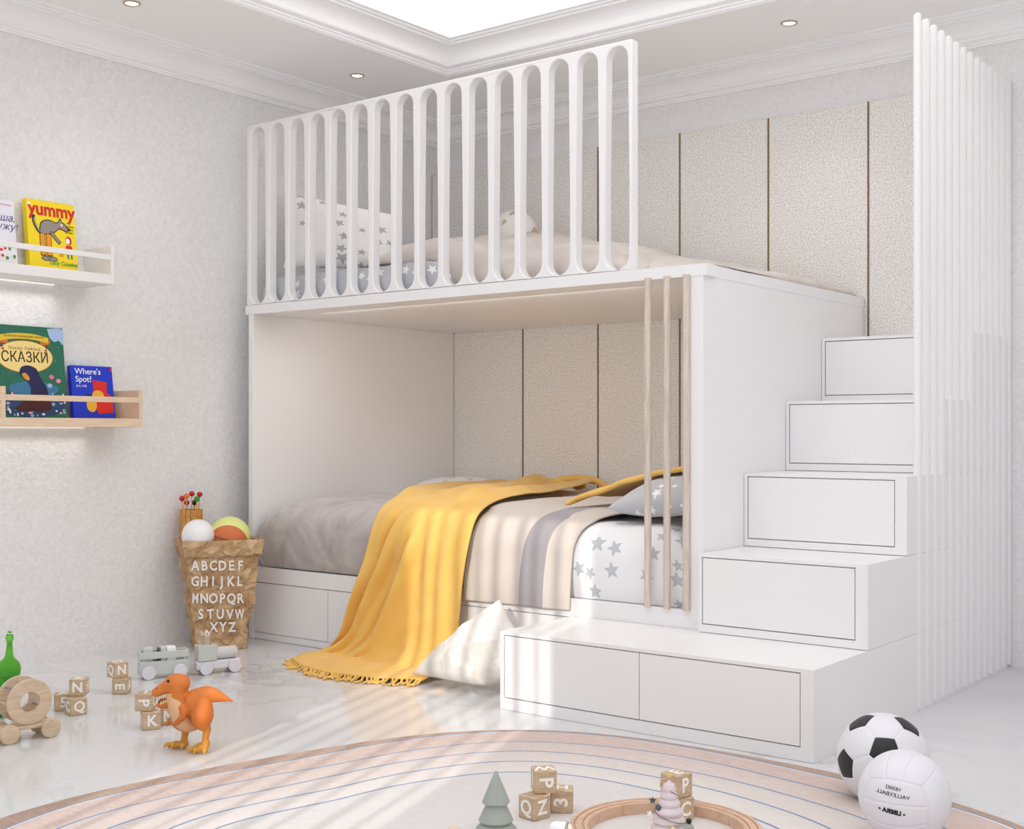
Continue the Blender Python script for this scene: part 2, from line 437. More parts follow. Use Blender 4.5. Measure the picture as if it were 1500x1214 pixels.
# window the sun comes through, with unseen slats added to streak the beam
bm = BM()
for a, b_ in ((SX0-0.05, SX0), (SX1, SX1+0.05)): box(bm, a, b_, YF-0.1, YF+0.02, 0.10, 2.51)
box(bm, SX0, SX1, YF-0.1, YF+0.02, 0.10, 0.15); box(bm, SX0, SX1, YF-0.1, YF+0.02, 2.46, 2.51)
tag(obj('window_1', bm, M['trimwhite']), kind='structure')
bl = thing('sun_streak_slats', 'added white slats that stripe the sunlight in the sunny window', 'light shaper', (0.5*(SX0+SX1), YF+0.05, 2.48))
obj('head_rail', boxbm(SX0, SX1, YF+0.03, YF+0.07, 2.47, 2.50), M['white'], bl, world=True)
x = SX0+0.05
for i, (gap, wd) in enumerate([(0.05, 0.03), (0.07, 0.022), (0.05, 0.04), (0.06, 0.018), (0.075, 0.03), (0.045, 0.04), (0.08, 0.02), (0.06, 0.03), (0.1, 0.02)]):
    if x+wd > SX1-0.04: break
    obj('slat', boxbm(x, x+wd, YF+0.045, YF+0.048, 0.16, 2.48), M['white'], bl, world=True, smooth=False)
    x += wd+gap
# ceiling: lower border ring and raised middle
TX0, TX1, TY0, TY1 = -3.886, 0.68, 0.11, 4.489
bm = BM()
for a in ((XL, TX0, YF, YB), (TX1, XR, YF, YB), (TX0, TX1, YF, TY0), (TX0, TX1, TY1, YB)): box(bm, *a, ZC, ZC+0.3)
tag(obj('ceiling', bm, M['ceil'], smooth=False), kind='structure')
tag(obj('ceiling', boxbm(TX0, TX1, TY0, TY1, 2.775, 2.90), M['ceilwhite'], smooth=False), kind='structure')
def crown(z0, z1, o1):
    H = z1-z0
    P = [(0, 0.0), (0.012, 0.0), (0.012, 0.07), (0.020, 0.07), (0.020, 0.14), (0.030, 0.15), (0.038, 0.19), (0.040, 0.25), (0.034, 0.32), (0.034, 0.345)]
    for k in range(1, 8):
        a = k/7*PI/2; P.append((0.034+0.052*(1-math.cos(a)), 0.345+0.40*math.sin(a)))
    P += [(0.094, 0.745), (0.094, 0.82), (0.106, 0.82), (0.106, 0.90), (0.12, 0.90), (0.12, 1.0)]
    s = o1/0.12
    return [(o*s, z0+h*H) for o, h in P]
bm = BM(); rect_sweep(bm, XL, XR, YF, YB, crown(2.52, ZC, 0.12)); tag(obj('trim_1', bm, M['trimwhite'], smooth=False), kind='structure')
bm = BM(); pr = crown(ZC, 2.776, 0.126); pr = [(-0.012, ZC+0.0005), (-0.012, ZC-0.008), (0.002, ZC-0.008)] + pr[1:]
rect_sweep(bm, TX0, TX1, TY0, TY1, pr); tag(obj('trim_2', bm, M['trimwhite'], smooth=False), kind='structure')
# recessed downlights
LM = MT('lit lens', (1, 1, 1, 1), 0.5); LM.b.inputs['Emission Color'].default_value = (1, 0.93, 0.84, 1); LM.b.inputs['Emission Strength'].default_value = 9
DL = MT('bronze ring', srgb(196, 176, 160), 0.35, metal=0.6).m
for (px, py, lb) in ((193, 4, 'small lit downlight in ceiling border nearest top left corner of photo'), (523, 110, 'small lit downlight in ceiling above left part of bunk railing'), (1156, 33, 'small lit downlight in ceiling above the beige panel wall, right of the railing')):
    p = onZ(px, py, ZC)
    t = thing('recessed_downlight', lb, 'ceiling light', (p.x, p.y, ZC), 0, 'ceiling downlights')
    bm = BM(); lathe(bm, [(0.034, 0.002), (0.034, -0.006), (0.031, -0.008), (0.024, -0.003), (0.024, 0.002)], 32); obj('trim_ring', bm, DL, t)
    bm = BM(); lathe(bm, [(0.024, -0.001), (0.018, -0.004), (0, -0.006)], 32); obj('lens', bm, LM.m, t)
    sp = light('downlight_beam', 'SPOT', (p.x, p.y, ZC-0.02), (0, 0, -1), 3, (1, 0.92, 0.82)); sp.data.spot_size = math.radians(95); sp.data.spot_blend = 0.8; sp.data.shadow_soft_size = 0.03
# upholstered wall panels
edges = [XL+0.004, -3.955, -3.483, -3.014, -2.553, -2.083, -1.613, -1.520]
names = ['first (in the corner)', 'second', 'third', 'fourth', 'fifth', 'sixth', 'seventh, narrow,']
for i in range(7):
    bm = boxbm(edges[i]+0.002, edges[i+1]-0.002, 5.173, 5.2029, 0.004, 2.367)
    tag(obj('wall_panel', bm, M['tweed'], bevel=0.004), 'beige tweed upholstered wall panel, %s counted from the left wall' % names[i], 'wall panel', 'beige wall panels behind the bunk bed')
bm = BM()
for e in edges[1:-1]: box(bm, e-0.0035, e+0.0035, 5.171, 5.176, 0.004, 2.366)
tag(obj('trim_3', bm, M['seam'], smooth=False), kind='structure')

# ------------------------------------------------------------------ BUNK BED
YQ = 3.762; YP = 5.168
bed = thing('bunk_bed', 'white built-in bunk bed with arched guard rail and two made beds', 'bed', (-3.28, 4.4, 0))
W = M['paint']
obj('end_panel', boxbm(-4.459, -4.428, YQ, YP, 0.0, 1.481), W, bed, world=True, bevel=0.0015)
obj('side_panel', boxbm(-2.151, -2.1005, YQ, YP, 0.0, 1.52), W, bed, world=True, bevel=0.0015)
bm = BM(); box(bm, -4.478, -2.0855, YQ-0.002, YQ+0.07, 1.481, 1.5215); box(bm, -4.46, -2.098, YQ+0.07, YP, 1.481, 1.5212)
obj('platform', bm, W, bed, world=True, smooth=False)
obj('base', boxbm(-4.428, -2.151, YQ+0.014, YP, 0.0, 0.328), W, bed, world=True, smooth=False)
obj('top_rail', boxbm(-4.428, -2.151, YQ, YQ+0.014, 0.262, 0.330), W, bed, world=True, bevel=0.001)
for a, b_ in ((-4.425, -3.945), (-3.941, -3.30), (-3.296, -2.66)):
    obj('drawer', boxbm(a, b_, YQ+0.003, YQ+0.014, 0.034, 0.258), W, bed, world=True, bevel=0.001)
obj('plinth', boxbm(-4.428, -2.66, YQ+0.006, YQ+0.014, 0.002, 0.031), W, bed, world=True, smooth=False)
# guard rail with sixteen tall arched openings
def guard_rail():
    x0, x1, z0, z1 = -4.471, -2.388, 1.5215, 2.3465
    n = 16; sp = 0.1296; c0 = -4.3955
    K = 12
    def hole(cx):
        # half widths: narrow arch at top, slightly wider in the lower body, round bottom
        pts = []
        ht = 2.331; hb = 1.528; wt = 0.0455; wm = 0.0515
        zt = ht-wt; zb = hb+0.052
        for k in range(K+1):
            a = PI*k/K; pts.append((cx+wt*math.cos(a), zt+wt*math.sin(a)))
        for z in (2.15, 2.0, 1.85, 1.72): pts.append((cx-lerp(wt, wm, sstep(zt, 1.8, z) if False else min(1, (zt-z)/(zt-1.8))), z))
        for k in range(K+1):
            a = PI+PI*k/K; pts.append((cx+wm*math.cos(a), zb+0.052*math.sin(a)))
        for z in (1.72, 1.85, 2.0, 2.15): pts.append((cx+lerp(wt, wm, min(1, (zt-z)/(zt-1.8))), z))
        return pts
    bm = BM(); fr = []
    outer = [(x0, z0), (x1, z0), (x1, z1), (x0, z1)]
    ov = [bm.verts.new((x, 0, z)) for x, z in outer]
    es = [bm.edges.new((ov[i], ov[(i+1) % 4])) for i in range(4)]
    for i in range(n):
        hv = [bm.verts.new((x, 0, z)) for x, z in hole(c0+sp*i)]
        es += [bm.edges.new((hv[k], hv[(k+1) % len(hv)])) for k in range(len(hv))]
    bmesh.ops.triangle_fill(bm, edges=es, use_beauty=True)
    r = bmesh.ops.extrude_face_region(bm, geom=list(bm.faces))
    for v in r['geom']:
        if isinstance(v, bmesh.types.BMVert): v.co.y += 0.044
    bmesh.ops.translate(bm, verts=bm.verts, vec=(0, YQ, 0))
    bmesh.ops.recalc_face_normals(bm, faces=bm.faces)
    return bm
obj('guard_rail', guard_rail(), W, bed, world=True, bevel=0.004, seg=2, ang=30)
for px in (949.3, 977.3, 1005.6):
    X = onY(px, 600, 3.755).x
    bm = BM(); cyl(bm, (X, 3.754, 0.329), (X, 3.754, 1.487), 0.0128, 20)
    obj('dowel', bm, M['rodwood'], bed, world=True)

# ------------------------------------------------------------------ STORAGE STAIRCASE
st = thing('storage_staircase', 'white stepped storage staircase with drawers and slatted side screen', 'stairs', (-1.8, 4.2, 0))
SXR, SXL = -1.502, -2.0985
ys = [3.33, 3.727, 4.060, 4.401, 4.730]; zs = [0.267, 0.534, 0.798, 1.063, 1.322]
for k in range(5):
    y0 = ys[k]; z1 = zs[k]; z0 = zs[k-1] if k else 0.0
    xl = -2.643 if k == 0 else SXL
    fr = 0.018
    bm = BM()
    if k == 0:
        box(bm, xl, SXR, y0+fr, YQ-0.003, 0, z1-0.001); box(bm, SXL, SXR, YQ-0.003, YP, 0, z1-0.001)
    else: box(bm, xl, SXR, y0+fr, YP, z0, z1-0.001)
    body = obj('step_box', bm, W, st, world=True, smooth=False)
    lf, rg, tp, bt = (0.017, 0.042, 0.014, 0.041 if k == 0 else 0.028)
    g = 0.0018
    if k: lf = 0.014
    bm = BM()
    box(bm, xl, xl+lf-g, y0, y0+fr, z0+0.001, z1-0.001); box(bm, SXR-rg+g, SXR, y0, y0+fr, z0+0.001, z1-0.001)
    box(bm, xl+lf-g, SXR-rg+g, y0, y0+fr, z0+0.001, z0+bt-g); box(bm, xl+lf-g, SXR-rg+g, y0, y0+fr, z1-tp+g, z1-0.001)
    obj('face_frame', bm, W, body, world=True, smooth=False)
    tr = boxbm(xl, SXR, y0, y0+fr+0.02, z1-0.001, z1)
    if k == 0:
        sp_ = [(xl+lf+g, -2.089), (-2.086, SXR-rg-g)]
    else: sp_ = [(xl+lf+g, SXR-rg-g)]
    tr.free()
    for a, b_ in sp_:
        obj('drawer', boxbm(a, b_, y0+0.0012, y0+fr, z0+bt+g, z1-tp-g), W, body, world=True, bevel=0.0012)
RW = M['paint']
for k in range(14):
    y = 4.168+0.0781*k
    bm = BM(); rtube(bm, [(SXR-0.0040, y, 0.016), (SXR-0.0040, y, 2.35)], 0.0135, 16)
    obj('slat', bm, RW, st, world=True)

# ------------------------------------------------------------------ LOWER BEDDING
def poly_interp(P, t):
    """P list of (y,z); t in arc length from the start"""
    for a, b in zip(P, P[1:]):
        L = math.hypot(b[0]-a[0], b[1]-a[1])
        if t <= L or b is P[-1]: 
            k = t/L; return (a[0]+(b[0]-a[0])*k, a[1]+(b[1]-a[1])*k)
        t -= L
def plen(P): return sum(math.hypot(b[0]-a[0], b[1]-a[1]) for a, b in zip(P, P[1:]))
def smooth_poly(P, n=6): return [(v.x, v.y) for v in spline([Vector((y, z, 0)) for y, z in P], n)]
MP = smooth_poly([(3.80, 0.330), (3.786, 0.37), (3.778, 0.45), (3.792, 0.525), (3.84, 0.575), (3.93, 0.60), (4.2, 0.607), (4.55, 0.615), (4.85, 0.652), (5.05, 0.645), (5.12, 0.61), (5.15, 0.54), (5.155, 0.33)])
ML = plen(MP)
def matt(u, v, x0=-4.418, x1=-2.16, P=MP, L=ML, wr=1.0):
    x = lerp(x0, x1, u); t = v*L
    y, z = poly_interp(P, t)
    ed = min(x-x0, x1-x); k = 1-sstep(0, 0.22, ed)
    z = 0.33+(z-0.33)*(1-0.22*k*k)
    cy = 4.47; y = cy+(y-cy)*(1-0.012*k)
    wn = noise.noise(Vector((x*3.2, y*3, z*4)))*0.012 + noise.noise(Vector((x*9, y*3, z*7)))*0.006
    z += 0.055*(1-sstep(-4.12, -3.85, x))*sstep(4.50, 4.80, y)*(1-sstep(5.08, 5.15, y))*sstep(0, 0.1, ed)
    if z > 0.35: z += wn*wr*(0.6 if t < 0.3 else 1); y -= abs(wn)*0.6*wr
    return (x, y, z)
mt = thing('lower_mattress', 'lower bunk mattress under a white sheet with grey stars', 'mattress', (-3.29, 4.47, 0.328))
bm = grid(matt, 110, 70, lambda u, v: (u*2.26, v*ML))
obj('sheet', bm, M['starwhite'], mt, world=True)
bm = boxbm(-4.405, -2.175, 3.81, 5.145, 0.3285, 0.48); obj('core', bm, M['cream'], mt, world=True)
# taupe blanket on the left part, tucked at the front
VP = smooth_poly([(3.772, 0.335), (3.760, 0.37), (3.748, 0.45), (3.764, 0.545), (3.82, 0.607), (3.93, 0.638), (4.2, 0.648), (4.5, 0.646), (4.85, 0.638)])
VL = plen(VP)
def velv(u, v):
    x = lerp(-4.385, -3.02, u) ; 
    L = VL*(1-0.10*(1-u)**1.2*0+(-0.02))
    y, z = poly_interp(VP, v*VL*lerp(0.70, 0.80, sstep(0, 0.6, u)))
    k = 1-sstep(0, 0.16, x+4.40)
    z = 0.335+(z-0.335)*(1-0.17*k*k)
    if u < 0.1 and z < 0.5: x += 0.03*(0.5-z)/0.17*(1-u/0.1)
    fold = noise.noise(Vector((x*4.5+3, y*2.0, z*2)))*0.014
    r = abs(noise.noise(Vector((x*3+z*1.5, z*2.5, y*1.2)))); fold += -0.016*max(0, 1-r*7)
    if z > 0.36: z += fold*0.8; y -= fold*0.9+0.004
    return (x, y, z)
bm = grid(velv, 110, 70)
tag(obj('taupe_blanket', bm, M['velvet'], solid=0.008), 'taupe velvet blanket tucked over the left half of the lower bunk', 'blanket')
# beige throw with the grey band
rowsB = [((-3.150, 3.738, 0.286), (-2.650, 3.745, 0.288)), ((-3.150, 3.736, 0.36), (-2.645, 3.742, 0.36)), ((-3.145, 3.745, 0.44), (-2.645, 3.750, 0.44)), ((-3.13, 3.762, 0.54), (-2.64, 3.768, 0.535)),
         ((-3.12, 3.82, 0.615), (-2.625, 3.83, 0.60)), ((-3.11, 3.93, 0.650), (-2.585, 3.95, 0.632)), ((-3.10, 4.15, 0.658), (-2.50, 4.15, 0.645)), ((-3.08, 4.5, 0.664), (-2.42, 4.45, 0.658)), ((-3.05, 4.85, 0.672), (-2.42, 4.85, 0.668)), ((-3.05, 5.0, 0.672), (-2.42, 5.0, 0.668))]
def rows_fn(rows):
    n = len(rows)-1
    def cat(i, s):
        return Vector(rows[max(0, min(n, i))][s])
    def f(u, v):
        t = v*n; i = min(int(t), n-1); k = t-i; out = []
        for s in (0, 1):
            a, b, c, d = cat(i-1, s), cat(i, s), cat(i+1, s), cat(i+2, s)
            out.append(0.5*((2*b)+(-a+c)*k+(2*a-5*b+4*c-d)*k*k+(-a+3*b-3*c+d)*k**3))
        return out[0]*(1-u)+out[1]*u
    return f
fB = rows_fn(rowsB)
def throwB(u, v):
    p = fB(u, v)
    w_ = 0.005*math.sin(u*9+1)+0.006*noise.noise(Vector((p.x*6, p.y*5, p.z*4)))
    if v < 0.5: p.y -= w_*0.7+0.001
    else: p.z += w_+0.003
    return p
tag(obj('beige_throw', grid(throwB, 60, 70), M['throw'], solid=0.006), 'beige throw with one wide grey stripe hanging over the lower bunk edge', 'blanket')
# mustard throw flowing down to the floor
rowsY = [((-4.05, 5.02, 0.668), (-3.42, 5.04, 0.680)), ((-4.00, 4.85, 0.672), (-3.36, 4.85, 0.684)), ((-3.92, 4.50, 0.675), (-3.26, 4.50, 0.672)), ((-3.78, 4.15, 0.680), (-3.15, 4.15, 0.684)), ((-3.66, 3.92, 0.668), (-3.11, 3.93, 0.672)),
         ((-3.63, 3.785, 0.622), (-3.10, 3.79, 0.628)), ((-3.625, 3.722, 0.51), (-3.10, 3.728, 0.51)), ((-3.645, 3.703, 0.38), (-3.115, 3.708, 0.38)), ((-3.70, 3.69, 0.23), (-3.13, 3.695, 0.23)), ((-3.76, 3.675, 0.10), (-3.13, 3.665, 0.10)),
         ((-3.83, 3.625, 0.028), (-3.13, 3.60, 0.03)), ((-3.85, 3.54, 0.014), (-3.13, 3.52, 0.016)), ((-3.84, 3.47, 0.012), (-3.12, 3.455, 0.014))]
fY = rows_fn(rowsY)
def throwY(u, v):
    p = fY(u, v); hang = sstep(0.36, 0.5, v)*(1-sstep(0.78, 0.9, v)); top = 1-sstep(0.3, 0.42, v)
    ph = (u - 0.33 + 0.55*(v-0.35))
    ridge = math.exp(-(ph/0.045)**2)*0.050 - math.exp(-((ph+0.062)/0.02)**2)*0.045 + math.exp(-((ph+0.15)/0.05)**2)*0.022 - math.exp(-((ph-0.16)/0.03)**2)*0.022 + math.exp(-((ph-0.23)/0.04)**2)*0.018
    gen = 0.018*math.sin(u*13+v*5)+0.010*math.sin(u*27-v*7+1)+0.02*noise.noise(Vector((u*3, v*6, 2)))
    if u > 0.6: gen *= 0.55
    d = ridge+gen
    p.y -= hang*(max(d, -0.022)*1.1+0.018)
    if v > 0.8:
        fl = sstep(0.8, 0.9, v)
        p.y -= fl*0.11*math.sin(min(1, max(0, u*1.05))*PI)**0.8*sstep(0.84, 1, v)
        p.z += fl*(0.012*abs(math.sin(u*11+1))*(1-sstep(0.9, 1, v)*0.8)+0.002)
        p.x += 0.01*math.sin(u*7)*fl
    p.z += top*(0.010*math.sin(u*15+v*9)+0.022*noise.noise(Vector((u*5, v*9, 5)))+0.010) + (0.03*math.exp(-((u-0.5-v*0.6)/0.1)**2)*top)
    if v > 0.75: p.z = max(p.z, 0.006)
    return p
yt = thing('mustard_throw', 'mustard yellow wool throw spilling from lower bunk to the floor with fringe', 'blanket', (-3.45, 3.9, 0.006))
obj('cloth', grid(throwY, 90, 150), M['yellow'], yt, world=True, solid=0.005)
for i in range(46):
    u = 0.01+i/45*0.975
    p = Vector(throwY(u, 1.0)); a = math.radians(rnd.uniform(-125, -45)) if i > 4 else math.radians(rnd.uniform(-185, -150)); L = rnd.uniform(0.042, 0.065)
    q = [p+Vector((0, 0.004, 0.002))]
    for k in range(1, 4):
        a += rnd.uniform(-0.5, 0.5); q.append(q[-1]+Vector((math.cos(a), math.sin(a), 0))*L/3)
    for k in range(1, 4): q[k].z = 0.0062
    bm = BM(); rtube(bm, spline(q, 3), 0.0048, 8)
    obj('tassel', bm, M['yellow'], yt, world=True)
# rumpled far end of the throw: loose rolls
bm = BM()
rtube(bm, spline([(-4.12, 5.0, 0.672), (-4.0, 4.98, 0.676), (-3.85, 5.03, 0.678), (-3.62, 5.02, 0.69), (-3.45, 5.0, 0.68)], 8), [0.016+0.008*math.sin(k*0.9) for k in range(33)], 12)
rtube(bm, spline([(-3.62, 5.05, 0.70), (-3.52, 5.07, 0.712), (-3.40, 5.05, 0.70), (-3.30, 5.0, 0.675), (-3.18, 4.97, 0.665), (-3.02, 4.98, 0.664)], 8), [0.024-0.00045*k for k in range(41)], 12)
obj('rumpled_end', bm, M['yellow'], yt, world=True)
# pillow at the right and yellow cover behind it
pillow('grey_star_pillow', [(-2.57, 3.86, 0.660), (-2.165, 3.85, 0.690), (-2.165, 4.26, 0.80), (-2.56, 4.32, 0.72)], 0.14, M['stargrey'], uvs=(0.45, 0.45), seed=3)
tag(bpy.data.objects['grey_star_pillow'], 'grey pillow with white stars behind the wooden dowels on lower bunk', 'pillow')
def ytop(u, v):
    a = Vector((-2.84, 3.97, 0.676)).lerp(Vector((-2.62, 4.45, 0.74)), v); b = Vector((-2.17, 4.04, 0.868)).lerp(Vector((-2.17, 4.55, 0.95)), v)
    p = a.lerp(b, u); p.z += 0.02*math.sin(u*PI)*(1-u) + 0.012*math.sin(v*8+u*3) + 0.01*noise.noise(Vector((u*6, v*6, 0))); p.z -= 0.05*(v-0.5)**2
    return p
tag(obj('yellow_blanket', grid(ytop, 30, 24), M['yellow'], solid=0.02, sub=1), 'folded mustard blanket draped over the back of the grey star pillow', 'blanket')

# ------------------------------------------------------------------ UPPER BEDDING
um = thing('upper_mattress', 'upper bunk mattress in a grey sheet with white stars', 'mattress', (-3.3, 4.48, 1.522))
UPf = smooth_poly([(3.835, 1.5225), (3.83, 1.57), (3.838, 1.63), (3.875, 1.655), (4.1, 1.66), (4.8, 1.66), (5.13, 1.655), (5.155, 1.63), (5.158, 1.5225)])
UL = plen(UPf)
def umat(u, v):
    x = lerp(-4.44, -2.13, u); y, z = poly_interp(UPf, v*UL)
    k = 1-sstep(0, 0.07, min(x+4.44, -2.13-x)); z = 1.5225+(z-1.5225)*(1-0.3*k)
    kr = sstep(-3.45, -3.15, x); z = 1.5225+(z-1.5225)*(1-0.86*kr); y = lerp(y, max(y, 3.90), kr)
    w_ = noise.noise(Vector((x*14+z*9, y*4, z*6)))*0.010; r_ = abs(noise.noise(Vector((x*9+z*10, z*3, 1))))
    y -= (w_+0.008*max(0, 1-4*r_)) if z < 1.65 and y < 4 else 0; y = max(y, 3.812)
    z += w_*0.4 if z > 1.6 else 0
    return (x, y, z)
obj('sheet', grid(umat, 130, 60, lambda u, v: (u*2.3, v*UL)), M['stargrey'], um, world=True)
obj('core', boxbm(-4.42, -3.3, 3.86, 5.14, 1.5225, 1.575), M['cream'], um, world=True)
pillow('star_pillow', [(-4.43, 3.93, 1.70), (-3.92, 4.22, 1.675), (-4.02, 4.34, 1.965), (-4.56, 4.05, 2.115)], 0.15, M['starwhite2'], uvs=(0.5, 0.45), seed=11, pinch=0.12)
tag(bpy.data.objects['star_pillow'], 'white pillow with grey stars leaning at left end of upper bunk', 'pillow')
def duv(u, v):
    x = lerp(-3.86, -2.125, u); yf = lerp(3.90, 3.832, sstep(-3.5, -3.2, x)); y = lerp(yf, 5.15, sstep(0, 1, v)*0.35+v*0.65)
    hb = lerp(1.90, 1.835, sstep(-3.8, -3.2, x)); hb = lerp(hb, 1.565, min(1, max(0, (x+3.22)/1.06)))
    hf = lerp(1.715, 1.65, sstep(-3.5, -2.9, x)); hf = lerp(hf, 1.545, sstep(-2.8, -2.25, x))
    z = lerp(hf, hb, sstep(3.82, 4.85, y)**0.8)
    low = lerp(1.672, 1.5235, sstep(-3.5, -3.2, x))
    t_ = min(1, v/0.10); z = lerp(low, z, (1-(1-t_)**2)**0.5)
    t_ = min(1, (1-v)/0.05); z = lerp(lerp(1.66, 1.53, sstep(-3.3, -2.6, x)), z, (1-(1-t_)**2)**0.5)
    t_ = min(1, u/0.05); z = lerp(1.672, z, (1-(1-t_)**2)**0.5)
    t_ = min(1, (1-u)/0.03); z = lerp(1.5235, z, (1-(1-t_)**2)**0.5)
    ef = min(1, v/0.1)
    z += (0.045*noise.noise(Vector((x*3.8, y*3, 1)))+0.020*noise.noise(Vector((x*9, y*7, 3))))*ef*lerp(1, 0.3, sstep(-3, -2.3, x))
    g = max(0, 1-abs(noise.noise(Vector((x*2.2+y*1.2, y*0.8, 7))))*9); z -= 0.02*g*ef*lerp(1, 0.3, sstep(-3, -2.3, x))
    if -2.70 < x < -2.35 and y < 4.1: z += 0.010*math.sin(x*80+y*20)
    return (x, y+0.01*math.sin(x*17)*(1-v)**4, max(z, low if v < 0.3 and x < -3.3 else 1.5235))
dv = tag(obj('fleece_duvet', grid(duv, 120, 90), M['plush'], solid=0.012, sub=0), 'beige fleece duvet spread over the upper bunk', 'blanket')
bm = BM()
rtube(bm, spline([(-3.98, 4.10, 1.695), (-3.90, 4.16, 1.715), (-3.80, 4.25, 1.74), (-3.68, 4.36, 1.77)], 6), [0.028, 0.032, 0.036, 0.04, 0.045, 0.05, 0.053, 0.056, 0.059, 0.061, 0.063, 0.064, 0.065, 0.066, 0.066, 0.067, 0.067, 0.067, 0.067], 18)
rtube(bm, spline([(-3.93, 4.02, 1.685), (-3.80, 3.97, 1.685), (-3.62, 3.95, 1.69), (-3.4, 3.95, 1.69)], 6), [0.024+0.002*k for k in range(19)], 18)
b2 = obj('folded_edge', bm, M['plush'], dv)
t = thing('round_plush', 'round white plush with brown and grey patches behind the fleece duvet', 'plush toy', (-3.83, 4.93, 1.80))
bm = BM(); ball(bm, (0, 0, 0.125), 0.128, 32, (1.06, 0.8, 1.0)); obj('body', bm, M['spotty'], t)

# ------------------------------------------------------------------ CUSHION ON THE FLOOR
pillow('floor_cushion', [(-3.185, 3.465, 0.030), (-2.80, 3.435, 0.045), (-2.690, 3.60, 0.10), (-2.905, 3.66, 0.325)], 0.15, M['cushion'], seed=21, pinch=0.03, wr=0.010)
tag(bpy.data.objects['floor_cushion'], 'white cushion with faint pink patches propped on the floor beside bottom step', 'cushion')

# ------------------------------------------------------------------ RUG
def periodic(tab):
    th = [a for a, _ in tab]; rr = [r for _, r in tab]
    th = [th[-1]-360]+th+[th[0]+360]; rr = [rr[-1]]+rr+[rr[0]]
    def f(a):
        a = (a-tab[0][0]) % 360+tab[0][0]
        for i in range(len(th)-1):
            if th[i] <= a <= th[i+1]:
                k = (a-th[i])/(th[i+1]-th[i]); k = k*k*(3-2*k)*0.5+k*0.5; return rr[i]+(rr[i+1]-rr[i])*k
    return f
RC = Vector((-1.64, 2.05))
R0 = [(53, 1.300), (62, 1.262), (73, 1.228), (82, 1.207), (92, 1.200), (101, 1.222), (111, 1.264), (120, 1.29), (128, 1.288), (137, 1.258), (146, 1.213), (155, 1.172), (165, 1.157), (175, 1.17), (183, 1.196), (192, 1.234), (200, 1.275), (225, 1.33), (255, 1.25), (290, 1.22), (325, 1.27), (10, 1.28)]
R1 = [(53, 1.265), (61, 1.224), (73, 1.165), (83, 1.155), (92, 1.165), (101, 1.196), (111, 1.236), (120, 1.262), (126, 1.265), (137, 1.215), (147, 1.150), (155, 1.100), (164, 1.076), (177, 1.104), (184, 1.131), (190, 1.168), (198, 1.192), (225, 1.23), (255, 1.16), (290, 1.12), (325, 1.18), (10, 1.21)]
R2 = [(60, 1.10), (68, 1.074), (79, 1.045), (90, 1.062), (100, 1.092), (111, 1.115), (126, 1.141), (142, 1.06), (156, 0.972), (173, 0.984), (182, 1.0), (193, 1.056), (199, 1.08), (225, 1.12), (255, 1.04), (290, 1.01), (325, 1.05), (15, 1.09)]
R3 = [(58, 0.972), (72, 0.941), (78, 0.940), (98, 0.955), (118, 1.02), (126, 1.027), (145, 0.94), (159, 0.873), (171, 0.862), (181, 0.888), (190, 0.936), (197, 0.968), (225, 1.0), (255, 0.94), (290, 0.9), (325, 0.94), (15, 0.96)]
R4 = [(65, 0.842), (72, 0.834), (85, 0.835), (97, 0.852), (117, 0.905), (126, 0.916), (145, 0.83), (162, 0.762), (175, 0.777), (187, 0.819), (193, 0.827), (225, 0.87), (255, 0.82), (290, 0.8), (325, 0.82), (15, 0.84)]
R5 = [(67, 0.730), (82, 0.728), (95, 0.738), (116, 0.793), (125, 0.804), (145, 0.73), (166, 0.668), (180, 0.694), (190, 0.731), (225, 0.76), (255, 0.71), (290, 0.7), (325, 0.71), (15, 0.73)]
def fix(tab): return sorted(tab)
tabs = [periodic(fix([(a if a > 40 else a+360, r) for a, r in t_])) for t_ in (R0, R1, R2, R3, R4, R5)]
def smoothf(f):
    vals = [sum(f(a+d)*wt for d, wt in ((-9, 1), (-6, 2), (-3, 3), (0, 4), (3, 3), (6, 2), (9, 1)))/16 for a in range(0, 720, 2)]
    return lambda a: vals[int(a % 360/2) % 180]*(1-(a % 2)/2)+vals[int(a % 360/2+1) % 180]*((a % 2)/2)
tabs = [smoothf(f) for f in tabs]
def wool(name, rgb, rgb2):
    m = MT(name, srgb(*rgb), 0.95, sheen=0.15); n = m.noise(38, 5, rough=0.75, stretch=(1, 2.5, 1)); m.color(m.ramp(n, [(0.32, srgb(*rgb2)), (0.66, srgb(*rgb))])); m.bump(m.noise(420, 2), 0.4, 0.002); return m.m
rugm = [wool('rug brown', (186, 157, 138), (160, 132, 116)), wool('rug rose beige', (214, 192, 183), (192, 169, 161)), wool('rug light rose', (220, 204, 197), (204, 187, 181)),
        wool('rug pale sand', (224, 214, 209), (212, 200, 195)), wool('rug pale ivory', (228, 221, 217), (217, 209, 205)), wool('rug ivory centre', (226, 222, 221), (217, 213, 212)), plain('rug blue line', (132, 154, 182), 0.9), plain('rug white line', (240, 240, 242), 0.9)]
rug = thing('round_rug', 'large round rug with concentric rose beige bands and thin blue lines', 'rug', (RC.x, RC.y, 0.0005))
NA = 240
def ringpts(f, z, dr=0.0): return [(RC.x+(f(360*k/NA)+dr)*math.cos(2*PI*k/NA), RC.y+(f(360*k/NA)+dr)*math.sin(2*PI*k/NA), z) for k in range(NA)]
bm = BM(); L = []; prof = []
seq = [(0, 0.0, 0.0008, 0), (0, 0.0, 0.010, 0), (0, -0.006, 0.0125, 0)]
for k in range(1, 6):
    seq += [(k, 0.0035, 0.0130, k-1), (k, 0.0015, 0.0112, 6), (k, -0.0025, 0.0112, 6 if k != 1 else 7), (k, -0.0055 if k > 1 else -0.008, 0.0132, 7 if k < 3 else k)]
rings_ = [[bm.verts.new(p) for p in ringpts(tabs[k], z, dr)] for k, dr, z, _ in seq]
